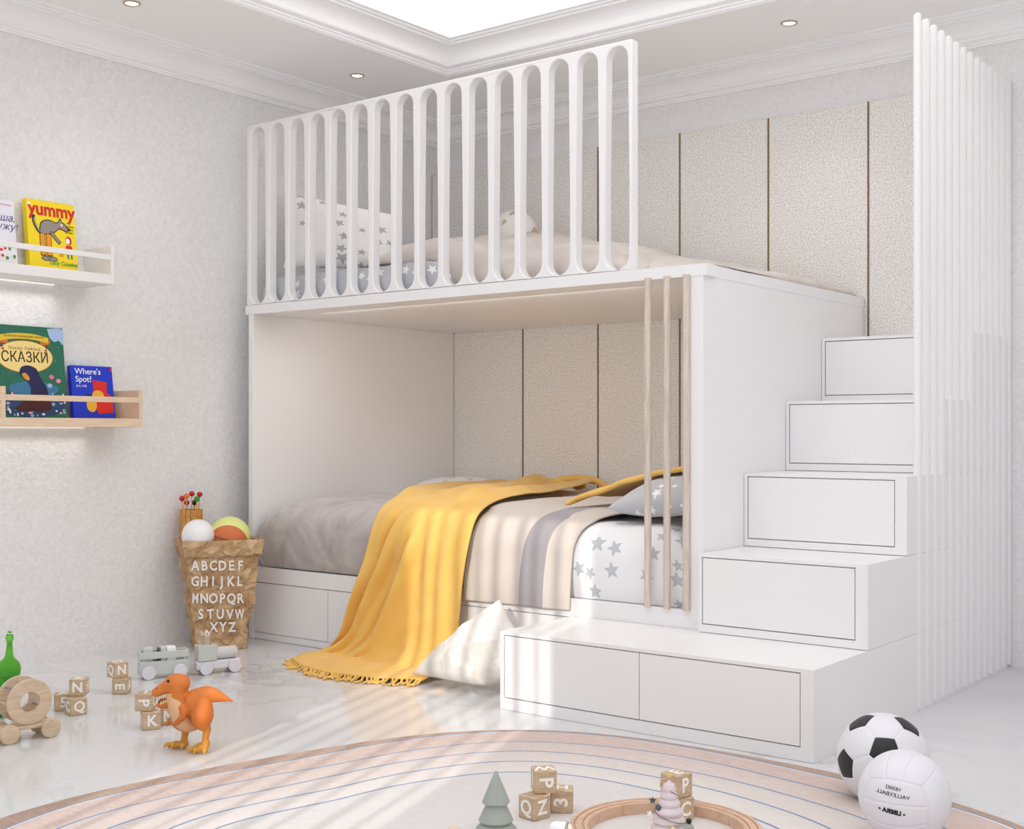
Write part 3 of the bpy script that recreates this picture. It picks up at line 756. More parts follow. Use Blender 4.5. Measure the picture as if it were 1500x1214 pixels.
for i in range(len(seq)-1):
    for k in range(NA):
        f_ = bm.faces.new((rings_[i][k], rings_[i][(k+1) % NA], rings_[i+1][(k+1) % NA], rings_[i+1][k])); f_.material_index = seq[i+1][3]
cv = bm.verts.new((RC.x, RC.y, 0.013))
for k in range(NA): bm.faces.new((rings_[-1][k], rings_[-1][(k+1) % NA], cv)).material_index = 5
obj('pile', bm, rugm, rug, world=True)
RZ = 0.0132

# ------------------------------------------------------------------ LETTER BLOCKS
BS = 0.0555
LETM = M['cream']
def block(pos, z, th, left=None, right=None, top=None, rl=0, rr=0, rt=0, label='', side=None):
    """left letter on local -x face, right letter on -y face; th degrees in view"""
    t = thing('letter_block', label, 'toy block', (pos.x, pos.y, z), math.atan2(-pos.x, pos.y)+math.radians(th), 'wooden letter blocks')
    h = BS/2
    o = obj('cube', boxbm(-h, h, -h, h, 0, BS), M['blockwood'], t, bevel=0.003, seg=3)
    def put(s, org, xa, ya, rot):
        m = plane_mtx(org, xa, ya) @ Matrix.Rotation(math.radians(rot), 4, 'Z')
        obj('letter', text_bm(s, BS*0.86, 0.0006, m, bold=0.0012), LETM, t, smooth=False)
    if left: put(left, (-h-0.0002, 0, h), (0, -1, 0), (0, 0, 1), rl)
    if right: put(right, (0, -h-0.0002, h), (1, 0, 0), (0, 0, 1), rr)
    if side: put(side, (h+0.0002, 0, h), (0, 1, 0), (0, 0, 1), 0)
    if top: put(top, (0, 0, BS+0.0002), (1, 0, 0), (0, 1, 0), rt)
    return t
def bpos(px, py, th, z=0.0, which='corner'):
    """block centre from the image position of its nearest bottom corner"""
    p = onZ(px, py, z); a = math.atan2(-p.x, p.y)+math.radians(th); h = BS/2
    c = {'corner': (-h, -h), 'right': (h, -h)}[which]
    off = Vector((c[0]*math.cos(a)-c[1]*math.sin(a), c[0]*math.sin(a)+c[1]*math.cos(a), 0))
    return p-off
E_ = 0.0003
b1 = bpos(104.5, 1049.5, 22); block(b1, E_, 22, 'C', 'Q', None, label='wooden block with white Q on front, nearest in the stack beside the spool toy')
b2_ = bpos(80.5, 1042.5, 4); block(b2_, E_, 4, None, '5', 'A', label='wooden block with white 5, low behind the Q block by the spool toy')
b3 = (b1+b2_)/2+Vector((0.018, 0.025, 0)); block(b3, BS+0.001, -12, None, 'N', 'W', rt=90, side='H', label='wooden block with white N, on top of the 5 and Q blocks')
b4 = bpos(186, 1017, 72); block(b4, E_, 72, 'E', 'A', None, rl=-90, label='wooden block with sideways white E, under the Q and N block, left of grey train')
b5 = b4+RT*-0.017+FW*0.006; block(b5, BS+0.001, 31, 'Q', 'N', 'O', label='wooden block with Q and N faces, stacked on the E block left of grey train')
b6 = bpos(209.5, 1070.5, 9); block(b6, E_, 9, 'I', 'K', None, label='wooden block with white K, bottom of the stack left of orange dinosaur')
b7 = b6+RT*0.045+FW*0.065; block(b7, E_, -8, None, 'M', None, label='wooden block mostly hidden behind the K block and orange dinosaur')
b8 = (b6*0.62+b7*0.38)+RT*-0.045-FW*0.012; b8 = b6+RT*-0.020+FW*0.014
block(b8, BS+0.001, -14, None, 'P', 'I', rr=-90, side='C', label='wooden block with sideways white P, on top of the K block by orange dinosaur')
b9 = bpos(782, 1204, 43, RZ); block(b9, RZ, 43, 'Q', 'Z', None, rr=0, label='wooden block with Q and Z faces, nearest of three behind the grey green toy tree')
b10 = bpos(806, 1191, -2, RZ); block(b10, RZ, -2, None, '3', 'H', rr=90, label='wooden block with sideways white 3, right of the Q and Z block on the rug')
b11 = (b9*0.6+b10*0.4)+RT*-0.004+FW*0.004; block(b11, RZ+BS+0.001, 10, 'I', 'P', 'W', rr=-90, rt=180, label='wooden block with sideways white P, topmost of three blocks beside the grey green toy tree')
b12 = bpos(994, 1203, 50, RZ)-FW*0.016; block(b12, RZ, 42, 'H', 'C', None, label='wooden block with its top under the P block, behind the pink toy tree')
b13 = b12+RT*-0.004; block(b13, RZ+BS+0.001, 50, None, 'P', 'E', label='wooden block with upright white P, raised behind the pink toy tree')

# ------------------------------------------------------------------ SPOOL TOY
sp = thing('rolling_spool_toy', 'pale wooden rolling toy with two big rings joined by rods on wheels', 'toy', (-3.546, 2.110, 0), math.radians(-8))
def ring(bm, cx, cy, cz, R, r, w_, seg=56):
    # annulus with axis along x
    lathe(bm, [(r, -w_/2), (R-0.002, -w_/2), (R, -w_/2+0.002), (R, w_/2-0.002), (R-0.002, w_/2), (r, w_/2), (r, -w_/2)], seg, (cx, cy, cz), (1, 0, 0))
obj('base', boxbm(-0.034, 0.034, -0.115, 0.085, 0.034, 0.046), M['spoolwood'], sp, bevel=0.003)
for sx in (0.026, -0.050):
    bm = BM(); ring(bm, sx, 0.002, 0.047+0.070, 0.070, 0.031, 0.010); obj('ring', bm, M['spoolwood'], sp)
for k in range(7):
    a = 2*PI*k/7+0.5
    bm = BM(); cyl(bm, (-0.046, -0.006+0.054*math.cos(a), 0.117+0.054*math.sin(a)), (0.022, -0.006+0.054*math.cos(a), 0.117+0.054*math.sin(a)), 0.003, 12)
    obj('rod', bm, M['pinkrod'] if k % 2 else M['bluerod'], sp)
for sx in (0.044, -0.044):
    for sy in (0.062, -0.066):
        bm = BM(); lathe(bm, [(0, -0.007), (0.027, -0.007), (0.0295, -0.005), (0.0295, 0.005), (0.027, 0.007), (0, 0.007)], 40, (sx, sy, 0.0297), (1, 0, 0)); obj('wheel', bm, M['spoolwood'], sp)
for sy in (0.062, -0.066):
    bm = BM(); cyl(bm, (-0.044, sy, 0.0297), (0.044, sy, 0.0297), 0.004, 12); obj('axle', bm, M['spoolwood'], sp)

# ------------------------------------------------------------------ GREY TRAIN
def wheel(parent, x, y, z, r, mat, w_=0.012):
    bm = BM(); lathe(bm, [(0, -w_/2), (r-0.002, -w_/2), (r, -w_/2+0.002), (r, w_/2-0.002), (r-0.002, w_/2), (0, w_/2)], 36, (x, y, z), (0, 1, 0)); obj('wheel', bm, mat, parent)
wd = math.atan2(2.999-2.89, -3.95+4.005)
wc = Vector((-3.977, 2.945, 0)); nrm = Vector((-math.sin(wd), math.cos(wd), 0))
wg = thing('toy_wagon', 'grey wooden toy wagon carrying small blocks, left of the toy locomotive', 'toy', wc+nrm*0.035, wd)
GG = M['greygreen']
bm = BM(); box(bm, -0.092, 0.092, -0.030, -0.022, 0.018, 0.068); box(bm, -0.092, 0.092, 0.022, 0.030, 0.018, 0.068); box(bm, -0.092, 0.092, -0.022, 0.022, 0.018, 0.030)
obj('lower_board', bm, GG, wg, bevel=0.0015)
bm = BM()
for s in (-1, 1): box(bm, -0.092, 0.092, min(s*0.022, s*0.030), max(s*0.022, s*0.030), 0.078, 0.104)
obj('upper_board', bm, GG, wg, bevel=0.0015)
for s in (-1, 1): obj('end_board', boxbm(min(s*0.084, s*0.092), max(s*0.084, s*0.092), -0.0225, 0.0225, 0.020, 0.1045), GG, wg, bevel=0.0015)
bm = BM()
for sx in (-0.078, 0.078):
    for sy in (-0.021, 0.021): box(bm, sx-0.005, sx+0.005, sy-0.003, sy+0.003, 0.03, 0.10)
obj('corner_post', bm, GG, wg)
for sx in (-0.060, 0.058):
    for sy in (-0.037, 0.037): wheel(wg, sx, sy, 0.0265, 0.0262, M['lilac'])
for i, (x_, mt_, ty) in enumerate(((-0.058, M['greyblk'], 0), (-0.018, M['slate'], 1), (-0.003, M['greyblk'], 2), (0.028, M['white'], 3))):
    if ty == 1: b = thing('toy_brick', 'dark slate little brick inside the grey toy wagon', 'toy brick', wg.matrix_basis @ Vector((x_, 0, 0.0305)), wd, 'bricks in the toy wagon'); wdt = 0.004
    else:
        b = thing('toy_brick', ['light grey little brick at the rear of the toy wagon', '', 'pale grey brick in the middle of the toy wagon', 'white brick towards the front of the toy wagon'][ty], 'toy brick', wg.matrix_basis @ Vector((x_, 0, 0.0305)), wd, 'bricks in the toy wagon'); wdt = 0.017
    MXw = Matrix.Translation(wg.location) @ Matrix.Rotation(wd, 4, 'Z'); b.location = MXw @ Vector((x_, 0, 0.0305)); MX[b.name] = Matrix.Translation(b.location) @ Matrix.Rotation(wd, 4, 'Z')
    if ty == 1: obj('brick', boxbm(-0.003, 0.003, -0.018, 0.018, 0, 0.084), mt_, b, bevel=0.001)
    else: obj('brick', boxbm(-0.0165 if ty != 2 else -0.009, 0.0165 if ty != 2 else 0.012, -0.018, 0.018, 0, 0.088), mt_, b, bevel=0.002)
ld = math.atan2(3.196-3.085, -3.874+3.906)-0.06
lc = Vector((-3.890, 3.140, 0)); nl = Vector((-math.sin(ld), math.cos(ld), 0))
lo = thing('toy_locomotive', 'pale grey wooden toy locomotive with glossy fluted crown chimney in front of paper bag', 'toy', lc+nl*0.030, ld)
bm = BM(); box(bm, -0.090, 0.088, -0.024, 0.024, 0.018, 0.052); obj('chassis', bm, M['lilac'], lo, bevel=0.006, seg=3)
obj('cab', boxbm(-0.085, -0.010, -0.027, 0.027, 0.0525, 0.115), GG, lo, bevel=0.003, seg=3)
bm = BM(); lathe(bm, [(0, 0), (0.024, 0), (0.024, 0.080), (0.0215, 0.084), (0, 0.084)], 36, (-0.010, 0, 0.0768), (1, 0, 0)); obj('boiler', bm, M['greyblk'], lo)
bm = BM()
NN = 48; rr_ = []
for (r, z, top_) in ((0.019, 0.1155, 0), (0.0195, 0.13, 0), (0.0215, 0.145, 0), (0.0235, 0.160, 1)):
    rr_.append([bm.verts.new((-0.047+(r+0.0018*abs(math.sin(4*2*PI*k/NN)))*math.cos(2*PI*k/NN), (r+0.0018*abs(math.sin(4*2*PI*k/NN)))*math.sin(2*PI*k/NN), z+(0.008*abs(math.sin(4*2*PI*k/NN)) if top_ else 0))) for k in range(NN)])
for a, b in zip(rr_, rr_[1:]):
    for k in range(NN): bm.faces.new((a[k], a[(k+1) % NN], b[(k+1) % NN], b[k]))
bm.faces.new(rr_[0][::-1])
obj('crown_chimney', bm, M['champagne'], lo, solid=0.003)
for sx in (-0.056, 0.060):
    for sy in (-0.031, 0.031): wheel(lo, sx, sy, 0.0252, 0.025, M['lilac'])

# ------------------------------------------------------------------ KRAFT BAG WITH LETTERS
bag = thing('paper_bag', 'crumpled brown kraft paper bag printed with white alphabet by left wall', 'bag', (-4.361, 3.512, 0), math.radians(-28))
bz = 0.475
def bagp(u, v, inset=0.0):
    # u round the rectangle (0..1), v height
    z = v*bz
    hx = lerp(0.075, 0.092, v)-inset; y0 = lerp(-0.1035, -0.158, sstep(0, 0.9, v)**0.8)+inset; y1 = lerp(0.1035, 0.170, v**0.9)-inset
    # rounded-rect path with a pinched gusset on the short sides
    P = [(hx, y0), (hx, y1), (-hx, y1), (-hx, y0)]
    n = u*4; i = int(n) % 4; k = n-int(n); a = P[i]; b = P[(i+1) % 4]
    x = lerp(a[0], b[0], k); y = lerp(a[1], b[1], k)
    if i == 1: y -= 0.012*math.sin(k*PI)*v
    if i == 3: y += 0.016*math.sin(k*PI)*v
    n1 = noise.noise(Vector((x*16+4, y*16, z*14)))*0.007 + noise.noise(Vector((x*40, y*40, z*34)))*0.0035
    amp = sstep(0, 0.08, v)*(1 if i in (1, 3) else 0.55)
    if inset: amp *= 0.3
    x += n1*amp*(1.5 if i in (0, 2) else 0.6); y += n1*amp*(2.4 if i in (1, 3) else 0.6)
    if i == 3 or (i == 0 and k < 0.05): y -= 0.012*math.sin(v*7)*sstep(0.1, 0.5, v)
    return (x, y, z+0.001)
bm = BM(); NU, NV = 96, 48
V = [[bm.verts.new(bagp((i % NU)/NU, j/NV)) for i in range(NU)] for j in range(NV+1)]
for j in range(NV):
    for i in range(NU): bm.faces.new((V[j][i], V[j][(i+1) % NU], V[j+1][(i+1) % NU], V[j+1][i]))
bm.faces.new(V[0][::-1])
obj('body', bm, M['kraft'], bag, solid=0.003)
# folded-down cuff
bm = BM()
V = [[bm.verts.new(Vector(bagp((i % NU)/NU, lerp(0.855, 1.0, j/6), -0.0065-0.003*(1-j/6)))) for i in range(NU)] for j in range(7)]
for j in range(6):
    for i in range(NU): bm.faces.new((V[j][i], V[j][(i+1) % NU], V[j+1][(i+1) % NU], V[j+1][i]))
obj('cuff', bm, M['kraft'], bag, solid=0.0025)
PR = MT('white print', srgb(236, 234, 230), 0.7).m
nb_ = Vector((math.cos(math.radians(-28)), math.sin(math.radians(-28)), 0))
for s_txt, py, p0, p1 in (('ABCDEF', 829, 286, 352), ('GHIJKL', 852, 286, 351), ('MNOPQR', 877, 286, 352), ('STUVW', 900, 294, 351), ('XYZ', 919, 313, 340)):
    for k, chh in enumerate(s_txt):
        d_ = ray(lerp(p0, p1, k/(len(s_txt)-1)), py); h_ = 0.095
        pt = EYEP + d_*(((Vector((-4.361, 3.512, 0))-EYEP).dot(nb_)+h_)/d_.dot(nb_))
        h_ = lerp(0.075, 0.092, pt.z/bz)+0.0085
        pt = EYEP + d_*(((Vector((-4.361, 3.512, 0))-EYEP).dot(nb_)+h_)/d_.dot(nb_))
        lp_ = MX[bag.name].inverted() @ pt
        m = plane_mtx(lp_, (0, 1, 0), (0.036, 0, 1)) @ Matrix.Rotation(rnd.uniform(-0.05, 0.05), 4, 'Z')
        obj('printed_letter', text_bm(chh, 0.058, 0.001, m, bold=0.0016, xscale=0.62 if chh in 'MW' else 0.82), PR, bag, smooth=False)
t = thing('white_ball', 'glossy white ball on top of the paper bag', 'ball', onD(290, 784, 5.385), 0)
bm = BM(); ball(bm, (0, 0, 0), 0.070, 32); obj('shell', bm, MT('gloss white', srgb(244, 244, 246), 0.15).m, t)
bp = onD(336, 787, 5.47)
t = thing('basketball', 'orange and lime toy basketball on top of the paper bag', 'ball', bp, YAW)
BD = Vector((0.10, -0.90, -0.42)).normalized()
def cap(a0, a1, r): return [(r*math.sin(lerp(a0, a1, k/16)), r*math.cos(lerp(a0, a1, k/16))) for k in range(17)]
bm = BM(); lathe(bm, [(p_[0] if p_[0] > 1e-5 else 0, p_[1]) for p_ in cap(0, 1.13, 0.092)], 48, ax=BD); obj('orange_panel', bm, MT('orange rubber', srgb(208, 116, 66), 0.6).m, t)
bm = BM(); lathe(bm, [(p_[0] if p_[0] > 1e-5 else 0, p_[1]) for p_ in cap(1.13, PI, 0.092)], 48, ax=BD); obj('lime_panel', bm, MT('lime rubber', srgb(226, 232, 150), 0.6).m, t)
bm = BM()
X_, Y_, Z_ = frame_from(Vector((0.25, 0.0, 1)))
tube(bm, [(X_*math.cos(a)+Y_*math.sin(a))*0.0922 for a in np.linspace(0, 2*PI, 60)], 0.0014, 6)
obj('seam', bm, M['black'], t)
cp = onD(280, 762, 5.52)
mc = thing('mallet_cup', 'honey wood slatted cup holding bead tipped sticks in the paper bag', 'toy', (cp.x, cp.y, 0.44), YAW)
topz = onD(280, 746, 5.52).z-0.44
for k in range(14):
    a = 2*PI*k/14; r = 0.0455
    bm = boxbm(-0.0095, 0.0095, -0.004, 0.004, 0, topz); bm.transform(Matrix.Rotation(a, 4, 'Z') @ Matrix.Translation((0, r, 0))); obj('stave', bm, M['mallet'], mc, bevel=0.001)
for z_ in (topz-0.026, 0.04):
    bm = BM(); lathe(bm, [(0.043, z_), (0.051, z_), (0.052, z_+0.002), (0.051, z_+0.004), (0.043, z_+0.004)], 40); obj('band', bm, M['mallet'], mc)
bm = BM(); lathe(bm, [(0, 0.0), (0.039, 0.0), (0.039, 0.004), (0, 0.004)], 32); obj('bottom', bm, M['mallet'], mc)
def px2l(px, py, D): 
    p = onD(px, py, D); return MX[mc.name].inverted() @ p
lbm = {'red': 'red', 'orange': 'orangebead', 'green': 'green', 'black': 'black'}
for (px, py, col, dd, bx, lb) in ((266.5, 730, 'red', 5.505, 0, 'red bead tipped stick leftmost in the wooden cup'), (273, 726.5, 'orange', 5.485, 0, 'orange bead tipped stick in the wooden cup'), (281, 723, 'red', 5.51, 0, 'red bead tipped stick, tallest middle one in the wooden cup'), (292.5, 724, 'red', 5.52, 0, 'red bead tipped stick rightmost in the wooden cup'),
                              (288.5, 730.5, 'green', 5.48, 0, 'green bead tipped stick in the wooden cup'), (273.5, 736, 'red', 5.545, 0, 'red bead tipped stick, lowest and behind the orange one'), (285, 736, 'black', 5.545, 0, 'black bead tipped stick in the wooden cup')):
    w0 = onD(px, py, dd); base = onD(280+(px-280)*0.72, 770, dd)
    s_ = thing('beaded_stick', lb, 'stick', (base.x, base.y, base.z), 0, 'sticks in the wooden cup')
    bm = BM(); cyl(bm, (0, 0, 0), w0-base, 0.0024, 10); obj('shaft', bm, M['mallet'], s_)
    bm = BM(); ball(bm, w0-base, 0.0122, 20); obj('bead', bm, M[lbm[col]], s_)

# ------------------------------------------------------------------ SHELVES AND BOOKS
XF = -4.40
def ledge(name, label, y0, y1, zb, zt, base_h, rz0, rz1, mat, uprights, th=0.016):
    t = thing(name, label, 'shelf', (XL+0.001, (y0+y1)/2, zb))
    obj('bottom_board', boxbm(XL+0.0005, XF, y0, y1-th, zb, zb+base_h), mat, t, world=True, bevel=0.0012)
    for u in uprights: obj('end_board', boxbm(XL+0.0005, XF, u-th, u, zb if u == y1 else zb+base_h, zt), mat, t, world=True, bevel=0.0012)
    obj('front_rail', boxbm(XF-0.012, XF-0.001, y0+0.001, y1-th, rz0, rz1), mat, t, world=True, bevel=0.001)
    obj('wall_board', boxbm(XL+0.0005, XL+0.008, y0, y1-th, zb+base_h, zb+base_h+0.05), mat, t, world=True)
    return t
ledge('book_ledge', 'white upper picture ledge on left wall holding a yellow book', 2.05, 3.012, 1.545, 1.702, 0.040, 1.645, 1.666, MT('grey white lacquer', srgb(238, 237, 236), 0.4).m, (3.012, 2.066))
ledge('book_ledge', 'pale birch lower picture ledge on left wall holding green and blue books', 2.05, 3.148, 0.9637, 1.118, 0.036, 1.065, 1.0875, M['shelfwood'], (3.148, 2.538))
# LED strips under both ledges
LED = MT('led strip', (1, 1, 1, 1), 0.5); LED.b.inputs['Emission Color'].default_value = (1, 0.97, 0.93, 1); LED.b.inputs['Emission Strength'].default_value = 0.5
for (y1, z_, lb) in ((2.86, 1.545, 'thin lit strip under the white ledge'), (3.00, 0.9637, 'thin lit strip under the birch ledge')):
    tag(obj('led_strip', boxbm(XL+0.001, XL+0.006, 2.1, y1, z_-0.0025, z_-0.0003), LED.m, smooth=False), lb, 'light strip', 'ledge lights')
    light('ledge_glow', 'AREA', (XL+0.03, (2.1+y1)/2, z_-0.008), (0, 0, -1), 0.3, (1, 0.97, 0.94), 0.02, y1-2.1, spread=math.radians(80))

def book(name, label, y0, y1, z0, z1, xb, xt, th, cover, spine=None):
    """book leaning on the left wall, front cover facing the room; returns thing and cover transform"""
    t = thing(name, label, 'book', (xb, y0, z0), 0, 'picture books on the ledges')
    w_ = y1-y0; h = z1-z0; lean = math.atan2(xt-xb, h)
    Mx = Matrix.Translation((0, 0, 0)) @ Matrix.Rotation(lean, 4, 'Y')
    # local: y along width, z height, x outwards
    bm = boxbm(-th, 0, 0, w_, 0, h/math.cos(lean)); bm.transform(Mx); obj('cover', bm, cover, t, bevel=0.0012)
    bm = boxbm(-th+0.003, -0.003, 0.004, w_+0.0006, 0.003, h/math.cos(lean)+0.0006); bm.transform(Mx); obj('pages', bm, M['cream'], t)
    def P(level=0.0006):
        o = Mx @ Vector((level, 0, 0)); return plane_mtx(o, (0, 1, 0), Mx.to_3x3() @ Vector((0, 0, 1)))
    return t, P, w_, h
def blob(parent, name, P, pts, mat, lvl, sm=True, n=5):
    q = [(v.x, v.y) for v in spline([Vector((x, y, 0)) for x, y in pts]+[Vector((*pts[0], 0))], n)][:-1] if sm else pts
    bm = BM(); prism(bm, q, 0, 0.0004, P(lvl)); return obj(name, bm, mat, parent, smooth=False)
def ell(cx, cy, rx, ry, n=20): return [(cx+rx*math.cos(2*PI*k/n), cy+ry*math.sin(2*PI*k/n)) for k in range(n)]
def stroke(parent, name, P, pts, r, mat, lvl):
    q = spline([Vector((x, y, 0)) for x, y in pts], 5); bm = BM(); L_ = []
    for i, p in enumerate(q):
        d = (q[min(i+1, len(q)-1)]-q[max(i-1, 0)]).normalized(); nn = Vector((-d.y, d.x, 0))*r; L_.append((p+nn, p-nn))
    poly = [(a.x, a.y) for a, b in L_]+[(b.x, b.y) for a, b in L_[::-1]]
    prism(bm, poly, 0, 0.0004, P(lvl)); return obj(name, bm, mat, parent, smooth=False)
def words(parent, P, s, x, y, size, mat, lvl=0.0012, **kw):
    return obj('lettering', text_bm(s, size, 0.0004, P(lvl) @ Matrix.Translation((x, y, 0)), **kw), mat, parent, smooth=False)
G = lambda r, g, b: plain('print %d %d %d' % (r, g, b), (r, g, b), 0.55)
# yellow book
t, P, w_, h = book('picture_book', 'yellow picture book with red title and grey animal drawing on white ledge', 2.708, 2.922, 1.5855, 1.872, -4.515, -4.55, 0.028, G(248, 220, 20))
red = G(210, 24, 36); gry = G(150, 140, 132); blk = G(24, 22, 22); org = G(236, 150, 30)
words(t, P, 'yummy', w_*0.52, h*0.875, 0.074, red, bold=0.0022, xscale=0.95)
blob(t, 'drawing', P, [(0.05, 0.165), (0.06, 0.20), (0.095, 0.213), (0.13, 0.205), (0.145, 0.225), (0.155, 0.21), (0.165, 0.205), (0.185, 0.18), (0.165, 0.172), (0.14, 0.178), (0.115, 0.16), (0.085, 0.15), (0.055, 0.15)], blk, 0.0006)
blob(t, 'drawing', P, [(0.054, 0.167), (0.063, 0.197), (0.095, 0.209), (0.13, 0.201), (0.145, 0.218), (0.152, 0.207), (0.163, 0.201), (0.178, 0.18), (0.165, 0.176), (0.14, 0.182), (0.115, 0.164), (0.085, 0.154), (0.058, 0.154)], gry, 0.0011)
stroke(t, 'drawing', P, [(0.03, 0.225), (0.028, 0.20), (0.04, 0.17), (0.055, 0.155)], 0.006, blk, 0.0006)
stroke(t, 'drawing', P, [(0.032, 0.215), (0.031, 0.20), (0.042, 0.173), (0.052, 0.16)], 0.0035, gry, 0.0011)
for xx in (0.062, 0.090):
    stroke(t, 'drawing', P, [(xx, 0.155), (xx-0.001, 0.10), (xx, 0.062)], 0.012, blk, 0.0006); stroke(t, 'drawing', P, [(xx, 0.152), (xx-0.001, 0.10), (xx, 0.066)], 0.0095, org, 0.0011)
    blob(t, 'drawing', P, ell(xx+0.012, 0.052, 0.022, 0.010), blk, 0.0006, False); blob(t, 'drawing', P, ell(xx+0.012, 0.052, 0.0195, 0.0078), gry, 0.0011, False)
stroke(t, 'drawing', P, [(0.10, 0.165), (0.12, 0.14), (0.14, 0.12)], 0.008, blk, 0.0006); stroke(t, 'drawing', P, [(0.10, 0.165), (0.12, 0.14), (0.138, 0.122)], 0.0055, gry, 0.0011)
blob(t, 'drawing', P, ell(0.184, 0.182, 0.006, 0.005), blk, 0.0013, False); blob(t, 'drawing', P, ell(0.150, 0.196, 0.004, 0.005), M['white'], 0.0016, False)
stroke(t, 'drawing', P, [(0.137, 0.186), (0.155, 0.178), (0.172, 0.1745)], 0.0016, red, 0.0016)
blob(t, 'drawing', P, ell(0.178, 0.135, 0.014, 0.018), red, 0.0006, False); blob(t, 'drawing', P, ell(0.174, 0.133, 0.009, 0.012), M['white'], 0.0011, False)
blob(t, 'drawing', P, [(0.165, 0.115), (0.19, 0.115), (0.198, 0.085), (0.160, 0.085)], red, 0.0006, False)
for xx in (0.172, 0.188): stroke(t, 'drawing', P, [(xx, 0.086), (xx, 0.07), (xx, 0.060)], 0.0035, G(40, 130, 120), 0.0006)
blob(t, 'drawing', P, ell(0.142, 0.078, 0.012, 0.014), org, 0.0006, False)
for i, s in enumerate(('My', 'favourite', 'nursery', 'stories')): words(t, P, s, 0.183, 0.207-i*0.0125, 0.0125, blk)
words(t, P, 'Lucy Cousins', 0.150, 0.037, 0.023, G(30, 160, 70), bold=0.0004)
blob(t, 'badge', P, ell(0.013, h-0.018, 0.007, 0.007), M['white'], 0.0006, False)
# white book at the left edge
t, P, w_, h = book('picture_book', 'white picture book with violet handwriting and red poppies, left of the yellow book', 2.44, 2.657, 1.5855, 1.852, -4.515, -4.55, 0.02, G(232, 232, 240))
vi = G(90, 70, 140)
words(t, P, 'Даша,', w_*0.72, h*0.73, 0.040, vi, shear=0.3); words(t, P, 'дружу!', w_*0.72, h*0.60, 0.040, vi, shear=0.3)
stroke(t, 'drawing', P, [(0.10, h*0.925), (0.16, h*0.932), (0.205, h*0.925)], 0.001, G(190, 60, 90), 0.0008)
for k in range(46):
    blob(t, 'poppy', P, ell(rnd.uniform(0.01, w_-0.008), rnd.uniform(0.005, 0.075), rnd.uniform(0.005, 0.009), rnd.uniform(0.005, 0.008), 9), G(226, 60, 26) if k % 4 else G(90, 150, 40), 0.0005+0.0001*(k % 9), False)
# big green book
t, P, w_, h = book('picture_book', 'large green fairy tale book with cream oval title plate on birch ledge', 2.553, 2.872, 1.0005, 1.365, -4.510, -4.553, 0.022, G(34, 108, 84))
cx = w_*0.455
blob(t, 'cover_art', P, ell(w_*0.5, 0.055, w_*0.5-0.002, 0.055), G(36, 70, 110), 0.0005, False)
blob(t, 'cover_art', P, ell(w_*0.55, 0.115, w_*0.34, 0.03), G(58, 120, 160), 0.0007, False)
blob(t, 'title_plate', P, ell(cx, h*0.665, 0.122, 0.066, 40), G(168, 120, 40), 0.0007, False); blob(t, 'title_plate', P, ell(cx, h*0.665, 0.119, 0.063, 40), G(246, 220, 140), 0.0012, False)
stroke(t, 'ribbon', P, [(cx-0.105, h*0.86), (cx-0.05, h*0.885), (cx, h*0.892), (cx+0.05, h*0.885), (cx+0.105, h*0.855)], 0.0115, G(226, 196, 50), 0.0016)
for s in (-1, 1): stroke(t, 'ribbon', P, [(cx+s*0.108, h*0.862), (cx+s*0.10, h*0.83), (cx+s*0.07, h*0.825)], 0.008, G(206, 120, 30), 0.0014)
for s in (-1, 1):
    for k in range(4): blob(t, 'leaf', P, ell(cx+s*(0.10-k*0.004), h*(0.80-k*0.028), 0.006, 0.004, 8), G(140, 70, 30), 0.0017, False)
words(t, P, 'Золотая коллекция сказки', cx, h*0.888, 0.0135, G(90, 50, 20), lvl=0.0022)
words(t, P, 'Оскар Уайльд', cx, h*0.755, 0.018, G(110, 60, 40), lvl=0.0018, spacing=1.15)
words(t, P, 'СКАЗКИ', cx, h*0.655, 0.058, G(50, 38, 30), lvl=0.0018, bold=0.0005, xscale=0.86)
dk = G(26, 30, 78)
blob(t, 'cover_art', P, [(cx-0.03, 0.178), (cx-0.02, 0.20), (cx+0.01, 0.208), (cx+0.045, 0.195), (cx+0.06, 0.16), (cx+0.085, 0.12), (cx+0.085, 0.07), (cx+0.02, 0.07), (cx+0.015, 0.12), (cx+0.0, 0.15), (cx-0.02, 0.165)], dk, 0.0024)
blob(t, 'cover_art', P, [(cx-0.02, 0.172), (cx-0.005, 0.178), (cx+0.012, 0.16), (cx+0.008, 0.148), (cx-0.008, 0.155)], G(230, 150, 60), 0.0028)
blob(t, 'cover_art', P, [(cx+0.01, 0.09), (cx+0.085, 0.09), (cx+0.09, 0.03), (cx-0.055, 0.03), (cx-0.03, 0.055)], G(70, 24, 26), 0.0026)
for k in range(60):
    c_ = [(236, 170, 196), (236, 240, 246), (150, 170, 220)][k % 3]; x_ = rnd.uniform(0.02, w_-0.012); y_ = rnd.uniform(0.008, 0.10)
    if cx-0.05 < x_ < cx+0.09 and y_ > 0.03: continue
    blob(t, 'flower', P, ell(x_, y_, rnd.uniform(0.003, 0.009), rnd.uniform(0.003, 0.008), 9), G(*c_), 0.0009+0.0001*(k % 7), False)
for (x_, y_, c_) in ((0.255, 0.165, (236, 120, 160)), (0.285, 0.15, (240, 150, 170)), (0.245, 0.13, (180, 190, 240)), (0.02, 0.17, (30, 40, 100)), (0.015, 0.13, (30, 40, 80))): blob(t, 'flower', P, ell(x_, y_, 0.011, 0.009, 10), G(*c_), 0.0012, False)
blob(t, 'cover_art', P, [(w_-0.07, h-0.004), (w_-0.003, h-0.004), (w_-0.003, h-0.065), (w_-0.02, h-0.05), (w_-0.04, h-0.055), (w_-0.06, h-0.04)], G(170, 196, 236), 0.0008)
